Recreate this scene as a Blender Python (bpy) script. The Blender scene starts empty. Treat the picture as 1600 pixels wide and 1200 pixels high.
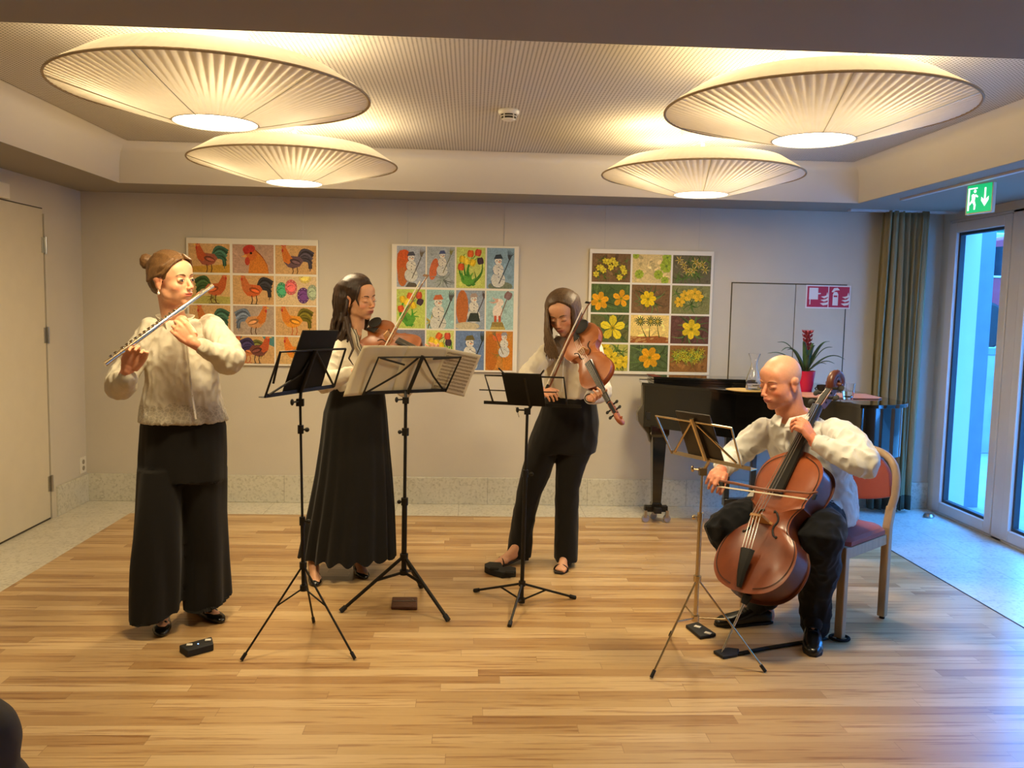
import bpy, bmesh, math, random
import numpy as np
from mathutils import Vector, Matrix, noise, Quaternion
from mathutils.geometry import tessellate_polygon
PI = math.pi
V = Vector
C = bpy.context.scene
COL = C.collection
rnd = random.Random(7)

# ---------------------------------------------------------------- camera
F_PX, CAM_H = 1340.75, 1.47
_pi, _ya, _ro = 0.0901601323, -0.049063, 0.0210722
def _cam():
    c, s = math.cos, math.sin
    base = Matrix(((1, 0, 0), (0, 0, -1), (0, 1, 0)))
    Rx = Matrix(((1, 0, 0), (0, c(_pi), -s(_pi)), (0, s(_pi), c(_pi))))
    Ry = Matrix(((c(_ya), 0, s(_ya)), (0, 1, 0), (-s(_ya), 0, c(_ya))))
    Rz = Matrix(((c(_ro), -s(_ro), 0), (s(_ro), c(_ro), 0), (0, 0, 1)))
    return Rz @ Rx @ Ry @ base            # world -> camera (right, down, forward)
CM = _cam()
cam_d = bpy.data.cameras.new('camera'); cam = bpy.data.objects.new('camera', cam_d); COL.objects.link(cam)
cam_d.sensor_width = 36; cam_d.lens = F_PX * 36 / 1600; cam_d.clip_start = 0.05
cam.matrix_world = Matrix.Translation((0, 0, CAM_H)) @ Matrix((CM[0], -CM[1], -CM[2])).transposed().to_4x4()
C.camera = cam
# survey helpers: real places measured from the photograph
def ray(x, y): return CM.transposed() @ V((x - 800, y - 600, F_PX))
def P(x, y, Y):
    d = ray(x, y); return V((0, 0, CAM_H)) + d * (Y / d.y)
def FL(x, y, z=0.0):
    d = ray(x, y); return V((0, 0, CAM_H)) + d * ((z - CAM_H) / d.z)
def PP(x, y, o, n):
    d = ray(x, y); c = V((0, 0, CAM_H)); return c + d * ((o - c).dot(n) / d.dot(n))

# ---------------------------------------------------------------- world, daylight, exposure
w = bpy.data.worlds.new('world'); C.world = w; w.use_nodes = True
nt = w.node_tree; bg = nt.nodes['Background']
bg.inputs['Color'].default_value = (0.06, 0.32, 1.0, 1); bg.inputs['Strength'].default_value = 10.0
def area(name, loc, rot, sx, sy, power, col, portal=False, shape='RECTANGLE'):
    l = bpy.data.lights.new(name, 'AREA'); l.shape = shape; l.size = sx; l.size_y = sy; l.energy = power; l.color = col
    o = bpy.data.objects.new(name, l); COL.objects.link(o); o.location = loc; o.rotation_euler = rot
    if portal: l.cycles.is_portal = True
    return o
LAMP_POWER, LAMP_DOWN = 10.5, 10.5
LAMP_COL = (1.0, 0.80, 0.47)
C.view_settings.view_transform = 'Standard'; C.view_settings.look = 'None'
C.view_settings.exposure = 1.05; C.view_settings.gamma = 1.0; C.view_settings.use_curve_mapping = False

# ---------------------------------------------------------------- materials
def srgb(r, g, b):
    f = lambda c: (c/255/12.92) if c/255 <= .04045 else ((c/255+.055)/1.055)**2.4
    return (f(r), f(g), f(b), 1)
class NT:
    def __init__(s, name):
        s.m = bpy.data.materials.new(name); s.m.use_nodes = True; s.t = s.m.node_tree
        s.b = s.t.nodes['Principled BSDF']; s.out = s.t.nodes['Material Output']
    def n(s, typ, **kw):
        nd = s.t.nodes.new(typ)
        for k, v in kw.items():
            if k.startswith('_'): setattr(nd, k[1:], v)
        return nd
    def l(s, a, b): s.t.links.new(a, b)
    def val(s, sock, v):
        if hasattr(v, 'is_output') or hasattr(v, 'links'): s.l(v, sock)
        else: sock.default_value = v
    def math(s, op, a, b=0.0, c=None):
        nd = s.t.nodes.new('ShaderNodeMath'); nd.operation = op
        s.val(nd.inputs[0], a); s.val(nd.inputs[1], b)
        if c is not None: s.val(nd.inputs[2], c)
        return nd.outputs[0]
    def coords(s, kind='Object'):
        return s.t.nodes.new('ShaderNodeTexCoord').outputs[kind]
    def mapping(s, src, scale=(1, 1, 1), loc=(0, 0, 0), rot=(0, 0, 0)):
        nd = s.t.nodes.new('ShaderNodeMapping'); s.l(src, nd.inputs[0])
        nd.inputs['Scale'].default_value = scale; nd.inputs['Location'].default_value = loc; nd.inputs['Rotation'].default_value = rot
        return nd.outputs[0]
    def noise(s, src, scale, detail=3, rough=.5, out='Fac'):
        nd = s.t.nodes.new('ShaderNodeTexNoise'); s.l(src, nd.inputs['Vector'])
        nd.inputs['Scale'].default_value = scale; nd.inputs['Detail'].default_value = detail; nd.inputs['Roughness'].default_value = rough
        return nd.outputs[out]
    def ramp(s, src, stops):
        nd = s.t.nodes.new('ShaderNodeValToRGB'); s.l(src, nd.inputs[0]); e = nd.color_ramp.elements
        e[0].position, e[0].color = stops[0]; e[1].position, e[1].color = stops[-1]
        for p, c in stops[1:-1]:
            x = e.new(p); x.color = c
        return nd.outputs[0]
    def mix(s, fac, a, b, mode='MIX'):
        nd = s.t.nodes.new('ShaderNodeMix'); nd.data_type = 'RGBA'; nd.blend_type = mode
        s.val(nd.inputs[0], fac); s.val(nd.inputs[6], a); s.val(nd.inputs[7], b)
        return nd.outputs[2]
    def bump(s, h, strength=.2, dist=.01):
        nd = s.t.nodes.new('ShaderNodeBump'); nd.inputs['Strength'].default_value = strength; nd.inputs['Distance'].default_value = dist
        s.l(h, nd.inputs['Height']); s.l(nd.outputs[0], s.b.inputs['Normal'])
def mat(name, col, rough=.5, metal=0.0, var=.06, vscale=8, bump=0.0, bscale=60, coat=0.0, spec=.5, stretch=(1, 1, 1), trans=0.0, sheen=0.0):
    k = NT(name); b = k.b
    b.inputs['Roughness'].default_value = rough; b.inputs['Metallic'].default_value = metal
    b.inputs['Coat Weight'].default_value = coat; b.inputs['Specular IOR Level'].default_value = spec
    b.inputs['Transmission Weight'].default_value = trans; b.inputs['Sheen Weight'].default_value = sheen
    co = k.mapping(k.coords(), stretch)
    f = k.noise(co, vscale)
    lo = tuple(c*(1-var) for c in col[:3])+(1,); hi = tuple(min(1, c*(1+var)) for c in col[:3])+(1,)
    k.l(k.ramp(f, [(.3, lo), (.7, hi)]), b.inputs['Base Color'])
    if bump: k.bump(k.noise(co, bscale), bump, .01)
    return k.m

def emis(name, col, strength):
    k = NT(name); k.b.inputs['Base Color'].default_value = col; k.b.inputs['Emission Color'].default_value = col
    k.b.inputs['Emission Strength'].default_value = strength; return k.m
def vcol(name, rough=.6, spec=.3, var=.12, vs=90, sss=0.0, bump=0.0):
    k = NT(name); a = k.t.nodes.new('ShaderNodeVertexColor'); a.layer_name = 'Col'
    f = k.noise(k.coords(), vs); g = k.ramp(f, [(.25, (1-var,)*3+(1,)), (.75, (1+var,)*3+(1,))])
    k.l(k.mix(1.0, a.outputs[0], g, 'MULTIPLY'), k.b.inputs['Base Color'])
    k.b.inputs['Roughness'].default_value = rough; k.b.inputs['Specular IOR Level'].default_value = spec
    if sss:
        k.b.inputs['Subsurface Weight'].default_value = sss; k.b.inputs['Subsurface Radius'].default_value = (1, .35, .2); k.b.inputs['Subsurface Scale'].default_value = .006
    if bump: k.bump(f, bump, .004)
    return k.m

def wood_floor():
    k = NT('ash parquet'); co = k.coords()
    sp = k.t.nodes.new('ShaderNodeSeparateXYZ'); k.l(co, sp.inputs[0])
    row = k.math('FLOOR', k.math('DIVIDE', sp.outputs[1], .066))
    wn = k.n('ShaderNodeTexWhiteNoise', _noise_dimensions='1D'); k.l(row, wn.inputs['W'])
    u = k.math('ADD', k.math('DIVIDE', sp.outputs[0], .95), k.math('MULTIPLY', wn.outputs[0], 7.3))
    col = k.math('FLOOR', u)
    cb = k.n('ShaderNodeCombineXYZ'); k.l(row, cb.inputs[0]); k.l(col, cb.inputs[1])
    w2 = k.n('ShaderNodeTexWhiteNoise', _noise_dimensions='2D'); k.l(cb.outputs[0], w2.inputs['Vector'])
    base = k.ramp(w2.outputs[0], [(0, srgb(172, 132, 84)), (.35, srgb(194, 158, 108)), (.7, srgb(204, 170, 120)), (1, srgb(212, 180, 132))])
    off = k.n('ShaderNodeVectorMath', _operation='ADD'); k.l(co, off.inputs[0]); k.l(w2.outputs['Color'], off.inputs[1])
    g = k.noise(k.mapping(off.outputs[0], (1.1, 26, 1)), 2.2, 5, .6)
    dark = k.ramp(g, [(.36, srgb(168, 116, 68)), (.47, (1, 1, 1, 1)), (1, (1, 1, 1, 1))])
    c = k.mix(.55, base, dark, 'MULTIPLY')
    g2 = k.noise(k.mapping(off.outputs[0], (3, 110, 1)), 3, 3)
    c = k.mix(.5, c, k.ramp(g2, [(.3, (.84, .82, .78, 1)), (.7, (1.05, 1.05, 1.05, 1))]), 'MULTIPLY')
    fy = k.math('FRACT', k.math('DIVIDE', sp.outputs[1], .066)); fx = k.math('FRACT', u)
    gap = k.math('MAXIMUM', k.math('LESS_THAN', fy, .022), k.math('LESS_THAN', fx, .0022))
    c = k.mix(k.math('MULTIPLY', gap, .45), c, srgb(120, 84, 50))
    k.l(c, k.b.inputs['Base Color'])
    k.l(k.ramp(g2, [(0, (.26,)*3+(1,)), (1, (.36,)*3+(1,))]), k.b.inputs['Roughness'])
    k.b.inputs['Specular IOR Level'].default_value = .5
    k.bump(k.math('SUBTRACT', g2, k.math('MULTIPLY', gap, 1.5)), .05, .002)
    return k.m
def terrazzo(name, base, tile=None):
    k = NT(name); co = k.coords()
    v = k.n('ShaderNodeTexVoronoi'); v.inputs['Scale'].default_value = 70; k.l(co, v.inputs['Vector'])
    c = k.ramp(k.noise(co, 5), [(.3, tuple(x*.94 for x in base[:3])+(1,)), (.7, tuple(min(1, x*1.05) for x in base[:3])+(1,))])
    sp = k.ramp(v.outputs['Color'], [(0, (.62, .6, .55, 1)), (.28, (.86, .86, .82, 1)), (.45, (1, 1, 1, 1)), (1, (1.06, 1.06, 1.04, 1))])
    c = k.mix(.75, c, sp, 'MULTIPLY')
    if tile:
        x0, y0, tx, ty, gw = tile
        s = k.t.nodes.new('ShaderNodeSeparateXYZ'); k.l(co, s.inputs[0])
        fx = k.math('FRACT', k.math('DIVIDE', k.math('SUBTRACT', s.outputs[0], x0), tx)); fy = k.math('FRACT', k.math('DIVIDE', k.math('SUBTRACT', s.outputs[1], y0), ty))
        gap = k.math('LESS_THAN', fx, gw/tx)
        if ty < 50: gap = k.math('MAXIMUM', gap, k.math('LESS_THAN', fy, gw/ty))
        c = k.mix(k.math('MULTIPLY', gap, .55), c, srgb(120, 112, 98))
    k.l(c, k.b.inputs['Base Color']); k.b.inputs['Roughness'].default_value = .3
    return k.m
def perforated():
    k = NT('perforated acoustic plaster'); co = k.coords(); s = k.t.nodes.new('ShaderNodeSeparateXYZ'); k.l(co, s.inputs[0])
    p = .018
    fx = k.math('SUBTRACT', k.math('FRACT', k.math('DIVIDE', s.outputs[0], p)), .5); fy = k.math('SUBTRACT', k.math('FRACT', k.math('DIVIDE', s.outputs[1], p)), .5)
    r = k.math('SQRT', k.math('ADD', k.math('MULTIPLY', fx, fx), k.math('MULTIPLY', fy, fy)))
    hole = k.math('LESS_THAN', r, .24)
    k.l(k.mix(hole, srgb(204, 196, 184), srgb(92, 84, 74)), k.b.inputs['Base Color']); k.b.inputs['Roughness'].default_value = .9
    return k.m
M = {}
M['wall'] = mat('wall plaster', srgb(204, 196, 180), .85, var=.035, vscale=2.2, bump=.06, bscale=140)
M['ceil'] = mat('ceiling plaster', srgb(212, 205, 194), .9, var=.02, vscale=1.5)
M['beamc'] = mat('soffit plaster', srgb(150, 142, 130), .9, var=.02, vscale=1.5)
M['perf'] = perforated()
M['floor'] = wood_floor()
M['terr'] = terrazzo('terrazzo skirting', srgb(206, 202, 186), (0.14, 0, .745, 100, .004))
M['tile'] = terrazzo('pale terrazzo tile', srgb(214, 208, 192), (-2.77, 5.91-.38*20, .45, .38, .004))
M['tileR'] = terrazzo('pale terrazzo tile by the windows', srgb(214, 210, 198), (2.65, 0.03, .42, .38, .004))
M['door'] = mat('painted door', srgb(210, 200, 176), .6, var=.02)
M['panel'] = mat('painted panel', srgb(200, 192, 174), .6, var=.02)
M['gap'] = mat('shadow gap', srgb(70, 62, 50), .9)
M['steel'] = mat('brushed steel', srgb(190, 188, 180), .28, 1)
M['chrome'] = mat('chrome', srgb(225, 222, 214), .14, 1, var=.02)
M['frame'] = mat('window frame lacquer', srgb(206, 200, 196), .4, var=.02)
M['seal'] = mat('dark window seal', srgb(46, 54, 60), .5)
M['white'] = mat('white board', srgb(232, 226, 212), .55, var=.02)
M['plastic'] = mat('white plastic', srgb(228, 222, 208), .4, var=.02)
M['black'] = mat('black metal', srgb(30, 26, 20), .5, spec=.3)
M['rubber'] = mat('black rubber', srgb(24, 22, 20), .7)
M['blackcard'] = mat('matt black folder', srgb(34, 30, 24), .8, bump=.05, spec=.15)
M['lacq'] = mat('black piano lacquer', srgb(14, 14, 15), .09, coat=.6, var=.02)
M['sign_g'] = emis('green exit sign', srgb(16, 150, 92), .8)
M['sign_w'] = emis('white exit symbol', srgb(225, 248, 235), .9)
M['sign_r'] = mat('red sign', srgb(186, 26, 56), .45, var=.02)
M['sign_rw'] = mat('white sign symbol', srgb(236, 226, 224), .45, var=.02)
M['conc'] = mat('concrete', srgb(150, 146, 136), .85, var=.12, vscale=4)
M['render'] = mat('pale grey render', srgb(112, 124, 132), .85)
def glass_pane():
    k = NT('window glass'); t = k.t; t.nodes.remove(k.b)
    a = t.nodes.new('ShaderNodeBsdfTransparent'); g = t.nodes.new('ShaderNodeBsdfGlossy'); g.inputs['Roughness'].default_value = .02
    a.inputs[0].default_value = (.93, .97, .98, 1)
    fr = t.nodes.new('ShaderNodeLayerWeight'); fr.inputs[0].default_value = .12; mx = t.nodes.new('ShaderNodeMixShader')
    k.l(k.math('MULTIPLY', fr.outputs['Facing'], .25), mx.inputs[0]); k.l(a.outputs[0], mx.inputs[1]); k.l(g.outputs[0], mx.inputs[2]); k.l(mx.outputs[0], k.out.inputs[0])
    return k.m
M['pane'] = glass_pane()
def clear_glass(name, col=(1, 1, 1, 1)):
    k = NT(name); b = k.b; b.inputs['Base Color'].default_value = col; b.inputs['Roughness'].default_value = .02
    b.inputs['Transmission Weight'].default_value = 1; b.inputs['IOR'].default_value = 1.45; return k.m
M['glass'] = clear_glass('drinking glass')

# ---------------------------------------------------------------- mesh helpers
def frame_from(d, up=V((0, 0, 1))):
    d = d.normalized()
    if abs(d.dot(up)) > .98: up = V((1, 0, 0)) if abs(d.x) < .9 else V((0, 1, 0))
    x = up.cross(d).normalized(); y = d.cross(x)
    return x, y, d
def basis(x, y, z, o=V((0, 0, 0))):
    m = Matrix((x, y, z)).transposed().to_4x4(); m.translation = o; return m
class MB:
    def __init__(s): s.bm = bmesh.new(); s.mi = 0
    def _add(s, vs, fs):
        b = s.bm; v = [b.verts.new(p) for p in vs]
        for f in fs:
            try:
                q = b.faces.new([v[i] for i in f]); q.material_index = s.mi; q.smooth = True
            except ValueError: pass
        return v
    def box(s, c, size, rot=None, mtx=None):
        c = V(c); hx, hy, hz = (k/2 for k in size)
        R = rot if rot is not None else Matrix.Identity(3)
        if mtx is not None: R = mtx.to_3x3(); c = mtx @ c
        vs = [c + R @ V((x, y, z)) for x in (-hx, hx) for y in (-hy, hy) for z in (-hz, hz)]
        s._add(vs, [(0, 1, 3, 2), (4, 6, 7, 5), (0, 4, 5, 1), (2, 3, 7, 6), (0, 2, 6, 4), (1, 5, 7, 3)])
        return s
    def span(s, a, b):
        a = V(a); b = V(b); return s.box((a+b)/2, [abs(k) for k in (b-a)])
    def tube(s, pts, rad, seg=10, flat=None):
        pts = [V(p) for p in pts]; n = len(pts)
        rad = list(rad) if hasattr(rad, '__len__') else [rad]*n
        tang = []
        for i in range(n):
            t = (pts[min(i+1, n-1)] - pts[max(i-1, 0)])
            tang.append(t.normalized() if t.length > 1e-9 else V((0, 0, 1)))
        x, y, _ = frame_from(tang[0]); vs = []
        for i in range(n):
            if i:
                q = tang[i-1].rotation_difference(tang[i]); x = q @ x; y = q @ y
            for j in range(seg):
                a = 2*PI*j/seg; k = (flat or 1)
                vs.append(pts[i] + x*math.cos(a)*rad[i] + y*math.sin(a)*rad[i]*k)
        fs = [(i*seg+j, i*seg+(j+1) % seg, (i+1)*seg+(j+1) % seg, (i+1)*seg+j) for i in range(n-1) for j in range(seg)]
        fs += [tuple(range(seg))[::-1], tuple((n-1)*seg+j for j in range(seg))]
        s._add(vs, fs); return s
    def limb(s, pts, rad, seg=16):        # smooth rounded chain (Catmull-Rom) with spheres at the ends
        pts = [V(p) for p in pts]; n = len(pts); P2 = []; R2 = []
        for i in range(n-1):
            a, b, c, d = pts[max(i-1, 0)], pts[i], pts[i+1], pts[min(i+2, n-1)]
            ra, rb, rc, rd = rad[max(i-1, 0)], rad[i], rad[i+1], rad[min(i+2, n-1)]
            for k in range(5):
                t = k/5; f = lambda p, q, r, u: .5*((2*q)+(-p+r)*t+(2*p-5*q+4*r-u)*t*t+(-p+3*q-3*r+u)*t*t*t)
                P2.append(f(a, b, c, d)*.6 + b.lerp(c, t)*.4); R2.append(max(.001, f(ra, rb, rc, rd)))
        P2.append(pts[-1]); R2.append(rad[-1])
        s.tube(P2, R2, seg); s.ell(pts[0], (rad[0],)*3); s.ell(pts[-1], (rad[-1],)*3); return s
    def ell(s, c, r, R=None, seg=14, rings=9):
        c = V(c); R = R or Matrix.Identity(3); vs = [c + R @ V((0, 0, -r[2]))]
        for i in range(1, rings):
            th = -PI/2 + PI*i/rings
            for j in range(seg):
                a = 2*PI*j/seg; vs.append(c + R @ V((r[0]*math.cos(th)*math.cos(a), r[1]*math.cos(th)*math.sin(a), r[2]*math.sin(th))))
        vs.append(c + R @ V((0, 0, r[2]))); fs = []
        for j in range(seg): fs.append((0, 1+(j+1) % seg, 1+j))
        for i in range(rings-2):
            for j in range(seg): fs.append((1+i*seg+j, 1+i*seg+(j+1) % seg, 1+(i+1)*seg+(j+1) % seg, 1+(i+1)*seg+j))
        L = len(vs)-1
        for j in range(seg): fs.append((L, L-seg+j, L-seg+(j+1) % seg))
        s._add(vs, fs); return s
    def lathe(s, prof, c=(0, 0, 0), R=None, seg=32, close=False):
        c = V(c); R = R or Matrix.Identity(3); n = len(prof); vs = []
        for r, z in prof:
            for j in range(seg):
                a = 2*PI*j/seg; vs.append(c + R @ V((r*math.cos(a), r*math.sin(a), z)))
        fs = [(i*seg+j, i*seg+(j+1) % seg, (i+1)*seg+(j+1) % seg, (i+1)*seg+j) for i in range(n-1) for j in range(seg)]
        if close: fs += [((n-1)*seg+j, (n-1)*seg+(j+1) % seg, (j+1) % seg, j) for j in range(seg)]
        else:
            if prof[0][0] > 1e-6: fs.append(tuple(range(seg))[::-1])
            if prof[-1][0] > 1e-6: fs.append(tuple((n-1)*seg+j for j in range(seg)))
        s._add(vs, fs); return s
    def shell(s, prof, c=(0, 0, 0), R=None, seg=64, ripple=None):   # open surface of revolution
        c = V(c); R = R or Matrix.Identity(3); vs = []
        for i, (r, z) in enumerate(prof):
            for j in range(seg):
                a = 2*PI*j/seg; rr, zz = (ripple(r, z, j) if ripple else (r, z)); vs.append(c + R @ V((rr*math.cos(a), rr*math.sin(a), zz)))
        s._add(vs, [(i*seg+j, i*seg+(j+1) % seg, (i+1)*seg+(j+1) % seg, (i+1)*seg+j) for i in range(len(prof)-1) for j in range(seg)]); return s
    def prism(s, poly, h0, h1, mtx=None):      # polygon in xy extruded along z
        m = mtx or Matrix.Identity(4); n = len(poly)
        vs = [m @ V((x, y, h0)) for x, y in poly] + [m @ V((x, y, h1)) for x, y in poly]
        fs = [(i, (i+1) % n, n+(i+1) % n, n+i) for i in range(n)]
        b = s.bm; v = [b.verts.new(p) for p in vs]
        for f in fs: q = b.faces.new([v[i] for i in f]); q.material_index = s.mi; q.smooth = True
        for t in tessellate_polygon([[V((x, y, 0)) for x, y in poly]]):
            for k in (0, n):
                try: q = b.faces.new([v[i+k] for i in t]); q.material_index = s.mi
                except ValueError: pass
        return s
    def loft(s, rings):
        k = len(rings[0]); vs = [p for r in rings for p in r]; n = len(rings)
        fs = [(i*k+j, i*k+(j+1) % k, (i+1)*k+(j+1) % k, (i+1)*k+j) for i in range(n-1) for j in range(k)]
        fs += [tuple(range(k))[::-1], tuple((n-1)*k+j for j in range(k))]
        s._add(vs, fs); return s
    def grid(s, fn, nu, nv):
        vs = [fn(i/nu, j/nv) for i in range(nu+1) for j in range(nv+1)]
        s._add(vs, [(i*(nv+1)+j, (i+1)*(nv+1)+j, (i+1)*(nv+1)+j+1, i*(nv+1)+j+1) for i in range(nu) for j in range(nv)]); return s
    def mesh(s, name):
        bmesh.ops.recalc_face_normals(s.bm, faces=s.bm.faces); me = bpy.data.meshes.new(name); s.bm.to_mesh(me); s.bm.free(); return me
    def obj(s, name, m, parent=None, bevel=0.0, smooth=None, solid=0.0):
        me = s.mesh(name); return link(name, me, m, parent, bevel, smooth, solid)
def link(name, me, m, parent=None, bevel=0.0, smooth=None, solid=0.0):
    o = bpy.data.objects.new(name, me); COL.objects.link(o)
    for x in (m if isinstance(m, (list, tuple)) else [m]): me.materials.append(x)
    if smooth is not None: me.polygons.foreach_set('use_smooth', [smooth]*len(me.polygons))
    else:
        try: me.set_sharp_from_angle(angle=math.radians(38))
        except Exception: pass
    if solid: md = o.modifiers.new('s', 'SOLIDIFY'); md.thickness = solid; md.offset = 0
    if bevel: md = o.modifiers.new('b', 'BEVEL'); md.width = bevel; md.segments = 2; md.limit_method = 'ANGLE'
    if parent is not None:
        o.parent = parent; o.matrix_parent_inverse = Matrix.Translation(-world_loc(parent))
    return o
def world_loc(o):
    # parents are either empties without rotation or meshes modelled in place
    if o.type == 'EMPTY': return V(o.location)
    return V((0, 0, 0))
def tag(o, label, cat=None, group=None, kind=None):
    o['label'] = label
    if cat: o['category'] = cat
    if group: o['group'] = group
    if kind: o['kind'] = kind
    return o
def thing(name, label, cat, loc, group=None):
    o = bpy.data.objects.new(name, None); COL.objects.link(o); o.location = loc; o.empty_display_size = .1
    return tag(o, label, cat, group)
def struct(o, label=None):
    o['kind'] = 'structure'
    if label: o['label'] = label
    return o
def dup(root, loc, label):
    r = root.copy(); COL.objects.link(r); r.location = loc; r['label'] = label
    def rec(a, b):
        for ch in list(a.children):
            c = ch.copy(); COL.objects.link(c); c.parent = b; rec(ch, c)
    rec(root, r); return r
def sculpt(mb, voxel, it=2, post=None, fac=.5):
    """one continuous surface from overlapping closed shapes"""
    me = mb.mesh('tmp'); o = bpy.data.objects.new('tmp', me); COL.objects.link(o)
    r = o.modifiers.new('r', 'REMESH'); r.mode = 'VOXEL'; r.voxel_size = voxel; r.use_smooth_shade = True
    if it: sm = o.modifiers.new('s', 'SMOOTH'); sm.factor = fac; sm.iterations = it
    bpy.context.view_layer.update(); dg = bpy.context.evaluated_depsgraph_get()
    out = bpy.data.meshes.new_from_object(o.evaluated_get(dg))
    bpy.data.objects.remove(o); bpy.data.meshes.remove(me)
    if post:
        n = len(out.vertices); co = np.empty(n*3, np.float32); out.vertices.foreach_get('co', co)
        nr = np.empty(n*3, np.float32); out.vertices.foreach_get('normal', nr)
        co2 = post(co.reshape(-1, 3), nr.reshape(-1, 3)); out.vertices.foreach_set('co', co2.astype(np.float32).ravel()); out.update()
    out.polygons.foreach_set('use_smooth', [True]*len(out.polygons))
    return out
def set_col(me, cols):     # per-vertex colours
    a = me.color_attributes.new('Col', 'FLOAT_COLOR', 'POINT'); c = np.ones((len(me.vertices), 4), np.float32); c[:, :3] = cols
    a.data.foreach_set('color', c.ravel())
# ================================================================ the room
X0, X1, YB, YF = -2.77, 3.49, 6.29, -3.2
ZC, ZU = 2.215, 2.475
CX0, CX1, CY0, CY1 = -2.30, 2.61, 2.49, 5.79
struct(MB().span((-2.32, YF, -.05), (2.65, 5.91, 0)).obj('floor', M['floor']), 'pale ash strip parquet with darker streaks, laid crosswise')
t = MB(); t.span((X0, YF, -.05), (-2.32, YB, 0)); t.span((-2.32, 5.91, -.05), (2.65, YB, 0))
struct(t.obj('trim_1', M['tile']), 'pale stone tile border along the left and rear walls')
struct(MB().span((2.65, YF, -.05), (X1+.1, YB, 0)).obj('trim_2', M['tileR']), 'stone tiles in front of the glazed doors')
struct(MB().span((2.643, YF, -.049), (2.652, 5.91, .0015)).obj('trim_3', M['gap']))
# ceiling: low soffit ring, coving, raised perforated field
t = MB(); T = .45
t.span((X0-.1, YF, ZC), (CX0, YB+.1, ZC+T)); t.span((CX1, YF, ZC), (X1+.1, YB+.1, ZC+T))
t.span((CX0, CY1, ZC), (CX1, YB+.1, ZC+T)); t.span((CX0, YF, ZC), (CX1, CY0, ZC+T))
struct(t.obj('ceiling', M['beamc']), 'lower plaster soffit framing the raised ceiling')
t = MB(); ins = .07
def cove(u, pts):   # coving ring of curved section
    pass
prof = [(0, ZC+.001), (.004, ZC+.12), (.02, ZC+.2), (.05, ZU-.02), (.085, ZU-.002)]
rings = []
for d, z in prof:
    rings.append([V((CX0+d+.001, CY0+d+.001, z)), V((CX1-d-.001, CY0+d+.001, z)), V((CX1-d-.001, CY1-d-.001, z)), V((CX0+d+.001, CY1-d-.001, z))])
vs = [p for r in rings for p in r]
t._add(vs, [(i*4+j, i*4+(j+1) % 4, (i+1)*4+(j+1) % 4, (i+1)*4+j) for i in range(len(prof)-1) for j in range(4)])
struct(t.obj('ceiling_cove', M['ceil']), 'coving around the raised ceiling')
bpy.data.objects['ceiling_cove'].name = 'trim_4'
struct(MB().span((CX0-.05, CY0-.05, ZU), (CX1+.05, CY1+.05, ZU+.1)).obj('ceiling_field', M['perf']), 'raised ceiling field of finely perforated acoustic board').name = 'ceiling.001'
# walls
struct(MB().span((X0-.12, YB, -.05), (X1+.3, YB+.12, ZC)).obj('wall_back', M['wall']), 'taupe plaster rear wall')
struct(MB().span((X0-.12, YF, -.05), (X0, YB, ZC)).obj('wall_left', M['wall']), 'taupe plaster left wall')
struct(MB().span((X0-.12, YF-.12, -.05), (X1+.3, YF, ZC)).obj('wall_front', M['wall']))
t = MB(); t.span((X1, YF, -.05), (X1+.28, 1.5, ZC)); t.span((X1, 6.2, -.05), (X1+.12, YB, ZC)); t.span((X1, 1.5, 2.16), (X1+.28, 6.2, ZC))
struct(t.obj('wall_right', M['wall']), 'right wall with the row of glazed doors')
# skirting
struct(MB().span((X0, YB-.022, 0), (X1, YB, .2)).obj('baseboard_back', M['terr'], bevel=.003), 'speckled terrazzo skirting')
t = MB(); t.span((X0, 5.80, 0), (X0+.022, YB-.022, .2)); t.span((X0, YF, 0), (X0+.022, 4.66, .2))
struct(t.obj('baseboard_left', M['terr'], bevel=.003))
# left flush door with hinges
d = struct(MB().span((X0, 4.72, .012), (X0+.006, 5.73, 2.03)).obj('door_1', M['door'], bevel=.002), 'flush painted door in the left wall')
g = MB(); g.span((X0, 5.73, 0), (X0+.0015, 5.737, 2.037)); g.span((X0, 4.71, 2.03), (X0+.0015, 5.737, 2.037)); g.span((X0, 4.71, 0), (X0+.0015, 5.737, .014))
g.obj('door_gap', M['gap'], d)
g = MB(); g.span((X0, 5.738, 0), (X0+.012, 5.80, 2.0)); 
g.obj('door_frame', M['wall'], d)
for z in (.24, 1.22, 1.80):
    h = MB(); h.tube([(X0+.016, 5.742, z-.055), (X0+.016, 5.742, z+.055)], .009, 12); h.box((X0+.008, 5.722, z), (.004, .035, .10)); h.obj('hinge', M['steel'], d)
g = MB(); g.tube([(X0, 4.82, 1.03), (X0+.05, 4.82, 1.03), (X0+.055, 4.95, 1.03)], .009); g.obj('door_handle', M['steel'], d)
# small sign corner high on the left wall
o = MB().span((X0, 5.02, 2.04), (X0+.03, 5.30, 2.13)).obj('wall_box', M['plastic'], bevel=.004); tag(o, 'small white box high on the left wall above the door', 'wall box')
# flush cupboard doors in the rear wall
d = struct(MB().span((1.922, YB-.006, .2), (2.395, YB, 1.675)).obj('door_2', M['panel'], bevel=.002), 'left leaf of the flush wall cupboard')
g = MB()
for a, b in (((1.914, 1.675), (2.785, 1.683)), ((1.914, .2), (1.922, 1.683)), ((2.777, .2), (2.785, 1.683)), ((2.395, .2), (2.400, 1.675))):
    g.span((a[0], YB-.002, a[1]), (b[0], YB, b[1]))
g.obj('door_gap', M['gap'], d)
struct(MB().span((2.400, YB-.006, .2), (2.777, YB, 1.675)).obj('door_3', M['panel'], bevel=.002), 'right leaf of the flush wall cupboard')
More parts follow.
